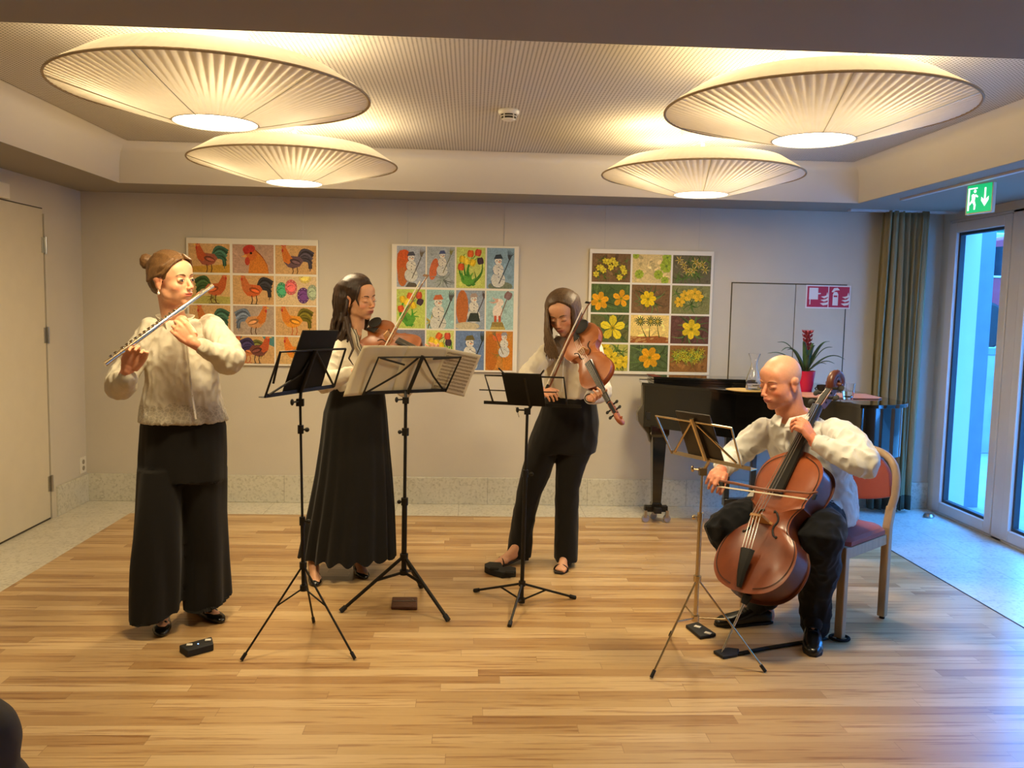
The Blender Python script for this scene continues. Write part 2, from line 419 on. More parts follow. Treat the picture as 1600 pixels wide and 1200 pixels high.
# glazed doors
def sash(i, ya, yb, lab, handle=False):
    w = struct(MB().span((X1-.01, ya, .0), (X1-.005, ya+.001, .001)).obj('window_%d' % i, M['frame']), lab)
    f = MB(); x0, x1 = X1-.012, X1+.05; fw = .075
    f.span((x0, ya, .02), (x1, ya+fw, 2.14)); f.span((x0, yb-fw, .02), (x1, yb, 2.14)); f.span((x0, ya+fw, .02), (x1, yb-fw, .02+fw)); f.span((x0, ya+fw, 2.14-fw), (x1, yb-fw, 2.14))
    f.obj('window_frame', M['frame'], w, bevel=.006)
    s = MB(); a, b, c, e = ya+fw, yb-fw, .02+fw, 2.14-fw; k = .02; x0 = X1+.012; x1 = X1+.049
    s.span((x0, a, c), (x1, a+k, e)); s.span((x0, b-k, c), (x1, b, e)); s.span((x0, a+k, c), (x1, b-k, c+k)); s.span((x0, a+k, e-k), (x1, b-k, e))
    s.obj('seal', M['seal'], w)
    MB().span((X1+.028, a+k, c+k), (X1+.034, b-k, e-k)).obj('glass_pane', M['pane'], w)
    if handle:
        h = MB(); h.box((X1-.02, ya+.04, 1.02), (.012, .03, .13)); h.tube([(X1-.03, ya+.04, 1.04), (X1-.06, ya+.04, 1.04), (X1-.062, ya+.15, 1.04)], .008); h.obj('window_handle', M['steel'], w)
sash(1, 5.46, 6.165, 'tall glazed door nearest the rear corner, blue daylight behind')
sash(2, 4.44, 5.345, 'second glazed door from the rear corner')
sash(3, 3.42, 4.325, 'third glazed door'); sash(4, 2.40, 3.305, 'fourth glazed door', True)
f = MB()
for a, b in ((6.165, 6.2), (5.345, 5.46), (4.325, 4.44), (3.305, 3.42), (1.5, 2.40)): f.span((X1-.002, a, 0), (X1+.07, b, 2.16))
f.span((X1-.002, 1.5, 2.14), (X1+.07, 6.2, 2.16)); f.span((X1-.002, 1.5, 0), (X1+.07, 6.2, .02))
struct(f.obj('trim_5', M['frame'], bevel=.004), 'fixed posts and head between the glazed doors')
# door stop on the tiles
o = MB().lathe([(0, 0), (.035, 0), (.04, .012), (.03, .028), (0, .03)], (3.36, 6.0, 0.0)).obj('door_stop', M['steel']); tag(o, 'round door stop on the tiles in the rear right corner', 'door stop')
# outside
struct(MB().span((X1+.12, -2, -.12), (16, 30, -.02)).obj('ground_outside', M['conc'])).name = 'ground'
o = MB().span((X1+.10, 6.42, -.02), (3.98, 6.9, 3.1)).obj('facade_pier', M['render']); struct(o, 'white rendered facade return outside the glass').name = 'trim_6'
o = MB().span((4.6, 9.0, -.02), (12, 9.3, 1.06)).obj('retaining_wall', M['conc'], bevel=.01); tag(o, 'low grey concrete retaining wall outside the glazed door', 'wall')
k = MB(); k.span((4.6, 8.99, 1.06), (12, 9.31, 1.13)); 
o = k.obj('wall_coping', M['render'], o)
r = thing('railing', 'white metal railing above the concrete wall outside', 'railing', (6, 9.1, 1.13))
k = MB(); k.tube([(4.6, 9.1, 2.35), (12, 9.1, 2.35)], .02, 8); k.obj('handrail', M['frame'], r)
k = MB(); k.tube([(4.6, 9.1, 1.9), (12, 9.1, 1.9)], .01, 8); k.obj('crossbar', M['frame'], r)
for i in range(8): MB().box((5.0+i*.86, 9.1, 1.74), (.045, .045, 1.22)).obj('post', M['frame'], r)
M['red'] = mat('dark red car paint', srgb(150, 26, 40), .25, coat=.5); M['cglass'] = mat('car window', srgb(20, 24, 30), .1)
c = thing('parked_car', 'red vehicle parked behind the railing outside', 'car', (8.4, 11.6, 1.0))
MB().span((5.0, 11, 0), (14, 14, .99)).obj('ground_outside', M['conc']); struct(bpy.data.objects['ground_outside']).name = 'ground.001'
body = [(-2.2, .25), (-2.2, .8), (-1.9, 1.0), (-1.5, 1.5), (-.9, 1.62), (1.0, 1.6), (1.6, 1.05), (2.2, .95), (2.25, .3)]
mt = basis(V((1, 0, 0)), V((0, 0, 1)), V((0, -1, 0)), V((8.4, 12.4, 1.0)))
k = MB(); k.prism(body, -.85, .85, mt); k.obj('body', M['red'], c, bevel=.05)
k = MB(); k.prism([(-1.45, 1.0), (-1.25, 1.42), (-.2, 1.5), (-.2, 1.0)], .85, .87, mt); k.prism([(-.1, 1.0), (-.1, 1.5), (.9, 1.48), (1.35, 1.0)], .85, .87, mt); k.obj('side_window', M['cglass'], c)
for x in (-1.35, 1.4):
    k = MB(); k.lathe([(0, -.1), (.3, -.1), (.34, -.05), (.34, .05), (.3, .1), (0, .1)], (8.4+x, 11.58, 1.34), Matrix.Rotation(PI/2, 3, 'X')); k.obj('wheel', M['rubber'], c)
M['leaf_out'] = mat('outdoor foliage', srgb(60, 110, 70), .8, var=.4, vscale=12); M['bark'] = mat('bark', srgb(90, 70, 50), .9)
def bush(cx, cy, cz, r, lab):
    t = thing('tree', lab, 'tree', (cx, cy, .99)); k = MB(); k.tube([(cx, cy, .9), (cx+.1, cy, cz)], [.12, .08]); k.obj('trunk', M['bark'], t)
    k = MB()
    for i in range(260):
        d = V((rnd.gauss(0, 1), rnd.gauss(0, 1), rnd.gauss(0, 1))).normalized()*r*rnd.uniform(.5, 1); p = V((cx, cy, cz))+d
        a, b, _ = frame_from(V((rnd.gauss(0, 1), rnd.gauss(0, 1), rnd.gauss(0, 1)))); s = .22
        k._add([p-a*s, p-b*s*.5, p+a*s, p+b*s*.5], [(0, 1, 2, 3)])
    o = k.obj('crown', M['leaf_out'], t); o['kind'] = 'stuff'
bush(9.8, 16.5, 4.2, 1.9, 'leafy tree seen through the top of the glazed door'); bush(14.4, 17.5, 4.0, 1.7, 'second leafy tree to the right outside')
o = MB().span((7.5, 20, 0), (22, 21, 3.1)).obj('building', mat('ochre facade', srgb(205, 170, 110), .9)); tag(o, 'ochre coloured building far outside behind the trees', 'building')
o = MB().span((8.6, -14, -.1), (9.4, 8.2, 5.2)).obj('sky_blocker', mat('grey sky blocker', srgb(120, 116, 108), .9)); struct(o, 'added unseen grey block outside the glazed doors, holding back low sky light').name = 'added_sky_blocker'  # added block, out of view: keeps low sky light off the far walls
# curtain, gathered beside the windows
k = MB(); N = 150
def cur(u, v):
    s = u*N; x = 2.96 + .33*u + .006*math.sin(u*40); z = .03 + (ZC-.035)*v
    fold = .045*math.sin(u*2*PI*7.2+.5) + .018*math.sin(u*2*PI*13+1.7*v)
    return V((x + .012*math.sin(u*2*PI*7.2*2), 6.13 + fold*(1-.35*v) + .02*math.sin(v*3+u*9), z))
k.grid(cur, N, 30)
def curtain_mat():
    k = NT('olive curtain cloth'); k.b.inputs['Roughness'].default_value = .9; co = k.coords()
    k.l(k.ramp(k.noise(k.mapping(co, (60, 60, 2)), 4), [(.3, srgb(150, 136, 100)), (.7, srgb(172, 158, 120))]), k.b.inputs['Base Color'])
    tr = k.t.nodes.new('ShaderNodeBsdfTranslucent'); tr.inputs[0].default_value = srgb(160, 148, 112); mx = k.t.nodes.new('ShaderNodeMixShader'); mx.inputs[0].default_value = .28
    k.l(k.b.outputs[0], mx.inputs[1]); k.l(tr.outputs[0], mx.inputs[2]); k.l(mx.outputs[0], k.out.inputs[0]); return k.m
o = k.obj('curtain', curtain_mat(), solid=.002); tag(o, 'olive beige floor length curtain gathered in the rear right corner', 'curtain')
k = MB(); k.span((2.7, 6.10, ZC-.012), (X1, 6.16, ZC)); k.obj('curtain_rail', M['frame'], o)
k = MB()
def hemb(u, v):
    p = cur(u, v*.05); p.y -= .003; return p
k.grid(hemb, N, 2); k.obj('hem', mat('dark hem', srgb(70, 66, 50), .9), o, solid=.002)

# ================================================================ ceiling lamps
def shade_mat(name, tint, tr):
    k = NT(name); t = k.t; t.nodes.remove(k.b)
    d = t.nodes.new('ShaderNodeBsdfDiffuse'); x = t.nodes.new('ShaderNodeBsdfTranslucent'); mx = t.nodes.new('ShaderNodeMixShader')
    c = k.ramp(k.noise(k.coords(), 30), [(.3, tuple(v*.96 for v in tint[:3])+(1,)), (.7, tint)])
    k.l(c, d.inputs[0]); k.l(c, x.inputs[0]); mx.inputs[0].default_value = tr
    k.l(d.outputs[0], mx.inputs[1]); k.l(x.outputs[0], mx.inputs[2]); k.l(mx.outputs[0], k.out.inputs[0]); return k.m
M['shade'] = shade_mat('pleated cream fabric', srgb(240, 234, 222), .22); M['shade2'] = shade_mat('doubled cream fabric', srgb(214, 204, 190), .12)
M['diff'] = emis('lamp diffuser', (1.0, .86, .6, 1), 5.5)
ZD, ZR, ZT = 2.12, 2.228, 2.31; RD, RR, RT = .152, .558, .44
def make_lamp(x, y, label):
    t = thing('pendant_lamp', label, 'lamp', (x, y, ZD), 'pleated ceiling lamps'); o = (x, y, 0)
    seg = 384
    def rip(r, z, j): return r, z + (.0035*(r/RR) if j % 4 < 2 else 0)
    prof = [(RD + (RR-RD)*u, ZD + (ZR-ZD)*(u**1.08)) for u in [i/8 for i in range(9)]]
    MB().shell(prof, o, seg=seg, ripple=rip).obj('shade', M['shade'], t)
    k = MB()
    for i in range(96):
        a = 2*PI*(i+.5)/96
        for u0, u1 in ((.30, .65), (.65, 1)):
            q = []
            for u, s in ((u0, -1), (u0, 1), (u1, 1), (u1, -1)):
                r = RD+(RR-RD)*u; wd = .0135*max(0, (u-.28))/.72*1.0; z = ZD+(ZR-ZD)*(u**1.08)+.006
                q.append(V((x + r*math.cos(a)-s*wd*math.sin(a), y + r*math.sin(a)+s*wd*math.cos(a), z)))
            k._add(q, [(0, 1, 2, 3)])
    k.obj('pleat_lining', M['shade2'], t)['kind'] = 'stuff'
    MB().shell([(RR, ZR), (RR-.02, ZR+.02), (RT, ZT)], o, seg=seg, ripple=lambda r, z, j: (r*(1+.004*(j % 4 < 2)), z)).obj('upper_shade', M['shade'], t)
    k = MB(); k.tube([(x+(RR+.003)*math.cos(a), y+(RR+.003)*math.sin(a), ZR) for a in [2*PI*i/96 for i in range(97)]], .0048, 8); k.obj('rim', mat('rim piping', srgb(170, 150, 120), .7), t)
    k = MB(); k.tube([(x+RD*math.cos(a), y+RD*math.sin(a), ZD+.003) for a in [2*PI*i/64 for i in range(65)]], .004, 6); k.obj('diffuser_ring', M['plastic'], t)
    MB().lathe([(0, ZD+.004), (RD-.003, ZD+.004), (RD-.003, ZD+.008), (0, ZD+.008)], o).obj('diffuser', M['diff'], t)
    k = MB(); k.lathe([(0, ZU), (.12, ZU), (.12, ZU-.03), (.03, ZU-.04), (.012, ZU-.05), (.012, ZD+.06), (0, ZD+.06)], o); k.obj('stem', M['plastic'], t)
    k = MB()
    for i in range(6):
        a = 2*PI*i/6+.35
        k.tube([(x+r*math.cos(a), y+r*math.sin(a), z-.001) for r, z in prof], .0016, 5)
    for i in range(3):
        a = 2*PI*i/3+.5; k.tube([(x, y, ZU-.06), (x+RT*math.cos(a), y+RT*math.sin(a), ZT)], .002, 5)
    k.obj('wire_frame', M['steel'], t)
    for nm, tp in (('bulb_light', 'POINT'),):
        for s in (0, 1, 2, 3):
            a = s*PI/2+.4
            l = bpy.data.lights.new(nm, 'POINT'); l.energy = LAMP_POWER/4; l.color = LAMP_COL; l.shadow_soft_size = .09
            q = bpy.data.objects.new(nm, l); COL.objects.link(q); q.location = (x+.35*math.cos(a), y+.35*math.sin(a), 2.295)
    q = area('diffuser_light', (x, y, ZD-.004), (0, 0, 0), RD*1.8, RD*1.8, LAMP_DOWN, LAMP_COL, shape='DISK')
    return t
for px, py, lab in ((337, 193, 'large pleated cream lamp at the upper left, nearer of the left pair'), (460, 287, 'pleated cream lamp behind the big left one, lower in view'),
                    (1271, 220, 'large pleated cream lamp at the upper right, nearer of the right pair'), (1095, 305, 'pleated cream lamp behind the big right one, lower in view')):
    p = FL(px, py, ZD); make_lamp(p.x, p.y, lab)
# smoke detector
p = FL(795, 172, ZU)
o = thing('smoke_detector', 'white round smoke detector on the perforated ceiling', 'smoke detector', (p.x, p.y, ZU))
k = MB(); k.lathe([(0, ZU), (.052, ZU), (.055, ZU-.008), (.05, ZU-.022), (.046, ZU-.024)], (p.x, p.y, 0)); k.obj('housing', M['plastic'], o)
k = MB(); k.lathe([(0, ZU-.02), (.042, ZU-.02), (.036, ZU-.044), (0, ZU-.044)], (p.x, p.y, 0)); k.obj('sensor_core', M['gap'], o)
k = MB()
for z, r in ((ZU-.032, .043), (ZU-.045, .036)): k.lathe([(r-.008, z), (r, z), (r-.001, z-.003), (r-.009, z-.003)], (p.x, p.y, 0), close=True)
k.lathe([(0, ZU-.048), (.034, ZU-.046), (.03, ZU-.052), (0, ZU-.054)], (p.x, p.y, 0))
for i in range(5):
    a = i*2*PI/5+.3; k.box((p.x+.041*math.cos(a), p.y+.041*math.sin(a), ZU-.035), (.006, .006, .026))
k.obj('cage', M['plastic'], o)
# socket
o = thing('wall_socket', 'white power socket low on the left wall by the corner', 'socket', (X0, 6.22, .27))
MB().span((X0, 6.175, .215), (X0+.008, 6.265, .33)).obj('cover_plate', M['plastic'], o, bevel=.003)
k = MB()
for z in (.25, .295): k.lathe([(0, 0), (.017, 0), (.017, .003), (0, .003)], (X0+.008, 6.22, z), Matrix.Rotation(PI/2, 3, 'Y'), 16)
k.obj('socket_well', mat('socket recess', srgb(150, 140, 120), .5), o)
# exit sign (hangs from the soffit) ------------------------------------------------
def flat(name, polys, mt, m, parent, z0=.001, z1=.003):
    k = MB()
    for q in polys: k.prism(q, z0, z1, mt)
    return k.obj(name, m, parent, smooth=False)
def ngon(cx, cy, r, n=16, ry=None): return [(cx+r*math.cos(2*PI*i/n), cy+(ry or r)*math.sin(2*PI*i/n)) for i in range(n)]
a = P(1512, 289, 4.9); b = P(1552, 284, 4.72); ux = (b-a); ux.z = 0; W = ux.length; ux.normalize(); H = .145
uy = V((0, 0, 1)); un = ux.cross(uy); org = V((a.x, a.y, a.z-.155-.0)); H = (a.z-P(1512, 335, 4.9).z)
org = V((a.x, a.y, a.z-H))
mt = basis(ux, uy, un, org)
o = thing('exit_sign', 'green exit sign with running figure and arrow hanging from the ceiling', 'sign', org)
k = MB(); k.prism([(-.004, -.004), (W+.004, -.004), (W+.004, H+.004), (-.004, H+.004)], -.02, 0, mt); k.obj('sign_housing', M['plastic'], o, smooth=False)
flat('green_field', [[(0.004, 0.004), (W-.004, .004), (W-.004, H-.004), (.004, H-.004)]], mt, M['sign_g'], o, 0, .001)
q = [[(.06*W, .1*H), (.12*W, .1*H), (.12*W, .82*H), (.42*W, .82*H), (.42*W, .86*H), (.06*W, .86*H)],
     ngon(.33*W, .74*H, .05*W), [(.2*W, .62*H), (.27*W, .66*H), (.36*W, .6*H), (.33*W, .42*H), (.38*W, .28*H), (.36*W, .12*H), (.31*W, .12*H), (.31*W, .27*H), (.24*W, .38*H), (.14*W, .28*H), (.12*W, .34*H), (.22*W, .46*H)],
     [(.34*W, .58*H), (.44*W, .52*H), (.46*W, .56*H), (.36*W, .64*H)],
     [(.70*W, .82*H), (.76*W, .82*H), (.76*W, .42*H), (.87*W, .52*H), (.87*W, .4*H), (.73*W, .2*H), (.59*W, .4*H), (.59*W, .52*H), (.70*W, .42*H)]]
flat('exit_symbols', q, mt, M['sign_w'], o, .001, .002)
for u in (.2, .8): k = MB(); p0 = mt @ V((W*u, H, -.01)); k.tube([p0, (p0.x, p0.y, ZC)], .003, 6); k.obj('hanger', M['steel'], o)
k = MB(); p0 = P(1560, 272, 5.2); k.span((2.75, 4.2, ZC-.012), (2.78, 5.5, ZC)); o = k.obj('ceiling_track', M['frame']); tag(o, 'thin white track on the soffit near the glazed doors', 'track')
# fire equipment sign on the cupboard
pa = P(1260, 445, YB-.008); pb = P(1328, 480, YB-.008); W = pb.x-pa.x; H = .172
pa.z = P(1261, 445, YB-.008).z
mt = basis(V((1, 0, 0)), V((0, 0, 1)), V((0, -1, 0)), V((pa.x, YB-.0065, pa.z-H)))
o = thing('fire_sign', 'red and white sign with fire hose and extinguisher on the wall cupboard', 'sign', (pa.x, YB-.006, pa.z-H))
k = MB(); k.prism([(0, 0), (W, 0), (W, H), (0, H)], 0, .002, mt); k.obj('sign_plate', M['sign_rw'], o, smooth=False)
e = .01
flat('red_field', [[(e, e), (W*.495, e), (W*.495, H-e), (e, H-e)], [(W*.515, e), (W-e, e), (W-e, H-e), (W*.515, H-e)]], mt, M['sign_r'], o, .002, .003)
def flame(cx, cy, s): return [[(cx+s*x, cy+s*y) for x, y in pl] for pl in (
    [(-.5, -.55), (-.1, -.8), (.4, -.7), (.55, -.3), (.3, -.45), (-.1, -.5)], [(-.45, -.15), (0, -.35), (.55, -.15), (.5, .2), (.2, -.05), (-.1, -.1)], [(-.4, .25), (0, .05), (.5, .25), (.35, .8), (.25, .4), (0, .3)])]
q = [[(W*.07, H*.38), (W*.27, H*.38), (W*.27, H*.88), (W*.07, H*.88)], [(W*.085, H*.16), (W*.105, H*.16), (W*.105, H*.4), (W*.085, H*.4)], [(W*.27, H*.6), (W*.33, H*.62), (W*.33, H*.66), (W*.27, H*.66)]]
q += flame(W*.41, H*.42, H*.36)
q += [[(W*.6, H*.14), (W*.72, H*.14), (W*.72, H*.62), (W*.69, H*.72), (W*.63, H*.72), (W*.6, H*.62)], [(W*.57, H*.72), (W*.62, H*.88), (W*.7, H*.9), (W*.75, H*.8), (W*.66, H*.78), (W*.6, H*.7)]]
q += flame(W*.88, H*.42, H*.36)
flat('fire_symbols', q, mt, M['sign_rw'], o, .003, .004)
flat('extinguisher_band', [[(W*.62, H*.50), (W*.70, H*.50), (W*.70, H*.57), (W*.62, H*.57)]], mt, M['sign_r'], o, .004, .0045)
# ================================================================ picture boards
M['paint'] = vcol('painted print', .7, .2, .24, 130)
class Art:
    def __init__(s, w, h, bg, blot=26, amt=.12, seed=0):
        s.w, s.h, s.sh = w, h, []; s.r = random.Random(seed)
        s.poly([(0, 0), (w, 0), (w, h), (0, h)], bg)
        for i in range(blot):
            k = 1 + s.r.uniform(-amt, amt)
            s.ell(s.r.uniform(.06, .94)*w, s.r.uniform(.08, .92)*h, s.r.uniform(.03, .12)*w, s.r.uniform(.02, .07)*h, s.r.uniform(0, 3), tuple(min(255, c*k) for c in bg), 9)
    def cl(s, p): return (min(max(p[0], 0), s.w), min(max(p[1], 0), s.h))
    def poly(s, pts, col): s.sh.append(([s.cl(p) for p in pts], col))
    def ell(s, cx, cy, rx, ry, rot, col, n=14):
        c, q = math.cos(rot), math.sin(rot)
        s.poly([(cx + rx*math.cos(a)*c - ry*math.sin(a)*q, cy + rx*math.cos(a)*q + ry*math.sin(a)*c) for a in [2*PI*i/n for i in range(n)]], col)
    def stroke(s, pts, wd, col, taper=False):
        n = len(pts); L, R = [], []
        for i, p in enumerate(pts):
            a = pts[max(i-1, 0)]; b = pts[min(i+1, n-1)]; dx, dy = b[0]-a[0], b[1]-a[1]; l = math.hypot(dx, dy) or 1
            k = wd/2*(1 - (i/(n-1))*.85 if taper else 1); L.append((p[0]-dy/l*k, p[1]+dx/l*k)); R.append((p[0]+dy/l*k, p[1]-dx/l*k))
        for i in range(n-1): s.poly([L[i], L[i+1], R[i+1], R[i]], col)
    def arc(s, x0, y0, x1, y1, bend, wd, col, n=7, taper=True):
        nx, ny = -(y1-y0), (x1-x0)
        s.stroke([(x0+(x1-x0)*t+nx*bend*math.sin(PI*t), y0+(y1-y0)*t+ny*bend*math.sin(PI*t)) for t in [i/n for i in range(n+1)]], wd, col, taper)
    def build(s, name, mt, parent):
        vs, fs, cs = [], [], []; z = .0012
        for pts, col in s.sh:
            area2 = sum(pts[i][0]*pts[(i+1) % len(pts)][1]-pts[(i+1) % len(pts)][0]*pts[i][1] for i in range(len(pts)))
            if abs(area2) < 1e-7: continue
            if area2 < 0: pts = pts[::-1]
            b = len(vs); vs += [tuple(mt @ V((x, y, z))) for x, y in pts]; cc = srgb(*[max(0, min(255, q)) for q in col])[:3]; cs += [cc]*len(pts)
            fs += [tuple(b+i for i in t) for t in tessellate_polygon([[V((x, y, 0)) for x, y in pts]])]; z += .00001
        # print stock (edges)
        b = len(vs); e = [(0, 0), (s.w, 0), (s.w, s.h), (0, s.h)]
        vs += [tuple(mt @ V((x, y, 0))) for x, y in e] + [tuple(mt @ V((x, y, .0011))) for x, y in e]; cs += [(.8, .78, .7)]*8
        fs += [(b+i, b+(i+1) % 4, b+4+(i+1) % 4, b+4+i) for i in range(4)] + [(b, b+1, b+2, b+3)]
        me = bpy.data.meshes.new(name); me.from_pydata(vs, [], fs); set_col(me, np.array(cs)); return link(name, me, M['paint'], parent, smooth=False)
def rooster(a, cx, cy, s, flip, body, tail, neck, leg=(90, 60, 40), big=1):
    f = -1 if flip else 1; X = lambda x: cx+f*x*s; Y = lambda y: cy+y*s
    for i in range(11):
        t = i/10; a.arc(X(.16+.05*t), Y(.06), X(.70-.14*t), Y(.30-.66*t+.1*math.sin(t*3)), f*(.46-.10*t)*big, .13*s, tuple(c*(.7+.5*(i % 3)/2) for c in tail), 7, False if i % 2 else True)
    a.poly([(X(-.32), Y(.12)), (X(-.12), Y(.2)), (X(.22), Y(.17)), (X(.33), Y(.02)), (X(.2), Y(-.17)), (X(-.02), Y(-.25)), (X(-.22), Y(-.2)), (X(-.36), Y(-.03))], body)
    a.poly([(X(-.4), Y(.5)), (X(-.30), Y(.5)), (X(-.16), Y(.24)), (X(-.02), Y(.06)), (X(-.2), Y(-.1)), (X(-.38), Y(.0)), (X(-.42), Y(.2)), (X(-.44), Y(.4))], neck)
    a.ell(X(.04), Y(-.01), .2*s, .10*s, -f*.3, tuple(c*.72 for c in body)); a.ell(X(.07), Y(-.03), .15*s, .05*s, -f*.3, tuple(min(255, c*1.2) for c in body))
    for dx in (-.06, .1):
        a.stroke([(X(dx), Y(-.2)), (X(dx+.03), Y(-.36)), (X(dx-.01), Y(-.5))], .03*s, leg); a.stroke([(X(dx-.12), Y(-.53)), (X(dx), Y(-.5)), (X(dx+.1), Y(-.53))], .024*s, leg)
    a.ell(X(-.37), Y(.5), .08*s, .075*s, 0, (214, 120, 70))
    for dx, dy in ((-.43, .6), (-.37, .63), (-.31, .6)): a.ell(X(dx), Y(dy), .04*s, .06*s, 0, (196, 62, 48), 8)
    a.poly([(X(-.44), Y(.53)), (X(-.55), Y(.48)), (X(-.44), Y(.46))], (220, 180, 90)); a.ell(X(-.41), Y(.38), .035*s, .06*s, 0, (190, 60, 50), 8); a.ell(X(-.38), Y(.52), .014*s, .014*s, 0, (30, 20, 20), 6)
def daff(a, cx, cy, r, col, n=6, rot=0., narrow=.30, core=None):
    for k in range(n):
        t = rot+2*PI*k/n; sh = 1-.1*(k % 2)
        a.poly([(cx, cy), (cx+math.cos(t-.52)*r*.62, cy+math.sin(t-.52)*r*.62), (cx+math.cos(t-.28)*r*.9, cy+math.sin(t-.28)*r*.9), (cx+math.cos(t)*r, cy+math.sin(t)*r), (cx+math.cos(t+.28)*r*.9, cy+math.sin(t+.28)*r*.9), (cx+math.cos(t+.52)*r*.62, cy+math.sin(t+.52)*r*.62)] if narrow > .2 else
               [(cx, cy), (cx+math.cos(t-.2)*r*.5, cy+math.sin(t-.2)*r*.5), (cx+math.cos(t)*r, cy+math.sin(t)*r), (cx+math.cos(t+.2)*r*.5, cy+math.sin(t+.2)*r*.5)], tuple(c*sh for c in col))
        a.stroke([(cx, cy), (cx+math.cos(t)*r*.8, cy+math.sin(t)*r*.8)], r*.04, tuple(c*.8 for c in col))
    a.ell(cx, cy, r*.2, r*.2, 0, core or (180, 150, 30), 10); a.ell(cx, cy, r*.1, r*.1, 0, (110, 120, 40), 8)
def blades(a, cx, cy, r, n, col, y0=None, seed=1):
    q = random.Random(seed)
    for k in range(n):
        t = 2*PI*k/n+q.uniform(-.2, .2); l = r*q.uniform(.7, 1.2); m = q.uniform(.7, 1.3)
        a.arc(cx, cy, cx+math.cos(t)*l, cy+math.sin(t)*l, q.uniform(-.25, .25), r*.12, tuple(c*m for c in col))
def tulip(a, x, y, r, rot, col):
    c, s = math.cos(rot), math.sin(rot)
    for d in (-.45, .45, 0): a.ell(x+d*r*c, y+d*r*s, r*.45, r, rot, tuple(v*(1-.14*abs(d)*2) for v in col), 12)
def snowfig(a, cx, cy, s, coat, broom, hat, side=1):
    a.ell(cx, cy-.30*s, .24*s, .25*s, 0, (206, 208, 202)); a.ell(cx, cy+.04*s, .18*s, .19*s, 0, (216, 214, 204)); a.ell(cx, cy+.31*s, .12*s, .12*s, 0, (220, 216, 206))
    for k, (r, yy) in enumerate(((.24, -.3), (.18, .04), (.12, .31))):
        a.arc(cx-r*s, cy+yy*s-.02*s, cx+r*.2*s, cy+yy*s-r*s, -.28, .02*s, coat); a.arc(cx+r*s, cy+yy*s, cx+r*.1*s, cy+yy*s+r*s*.9, .25, .016*s, coat)
    a.poly([(cx-.15*s, cy+.38*s), (cx+.15*s, cy+.40*s), (cx+.08*s, cy+.54*s), (cx-.09*s, cy+.52*s)], hat)
    for k in range(4): a.ell(cx+.01*s, cy+.12*s-k*.11*s, .018*s, .018*s, 0, (50, 60, 80), 6)
    a.ell(cx-.05*s, cy+.33*s, .015*s, .02*s, 0, (40, 40, 50), 6); a.ell(cx+.05*s, cy+.33*s, .015*s, .02*s, 0, (40, 40, 50), 6); a.poly([(cx, cy+.31*s), (cx+.1*s, cy+.28*s), (cx, cy+.27*s)], (220, 120, 50))
    bx = cx+side*.28*s; a.stroke([(bx-side*.25*s, cy-.42*s), (bx, cy+.15*s), (bx+side*.1*s, cy+.42*s)], .028*s, tuple(c*.8 for c in broom))
    for k in range(5): a.arc(bx+side*.09*s, cy+.36*s, bx+side*(.06+.05*k)*s, cy+(.66-.02*k)*s, .12, .05*s, broom)
def eggs(a):
    for (x, y, rx, ry, c) in ((.15, .52, .13, .27, (70, 150, 110)), (.38, .62, .15, .27, (205, 100, 100)), (.68, .34, .15, .28, (100, 60, 120)), (.9, .45, .13, .27, (150, 165, 140)), (.72, .96, .15, .2, (215, 190, 100))):
        a.ell(x*a.w, y*a.h, rx*a.w, ry*a.h, 0, c, 18); a.ell(x*a.w, y*a.h, rx*a.w*.7, ry*a.h*.62, .3, tuple(min(255, v*1.25) for v in c), 14)
        for k in range(10):
            t = 2*PI*k/10; a.ell((x+rx*.82*math.cos(t))*a.w, (y+ry*.82*math.sin(t))*a.h, .008*a.w, .014*a.h, 0, (235, 225, 205), 6)
        a.arc((x-rx*.6)*a.w, y*a.h, (x+rx*.6)*a.w, (y+.03)*a.h, .2, .018*a.w, tuple(v*.6 for v in c))
def board(name, x0, z0, w, h, cols, rows, fx, fy, tilt, label):
    mt = basis(V((math.cos(tilt), 0, math.sin(tilt))), V((-math.sin(tilt), 0, math.cos(tilt))), V((0, -1, 0)), V((x0, YB-.024, z0)))
    o = thing('picture_board', label, 'picture board', (x0, YB-.024, z0), None)
    k = MB(); k.prism([(0, 0), (w, 0), (w, h), (0, h)], -.018, 0, mt); k.obj('backing_board', M['white'], o, bevel=.0015, smooth=False)
    for u in (.12, .88): k = MB(); k.tube([mt @ V((w*u, h-.02, -.02)), (x0+w*u, YB-.004, ZC)], .0011, 5); k.obj('hanging_wire', M['steel'], o)
    return mt, o
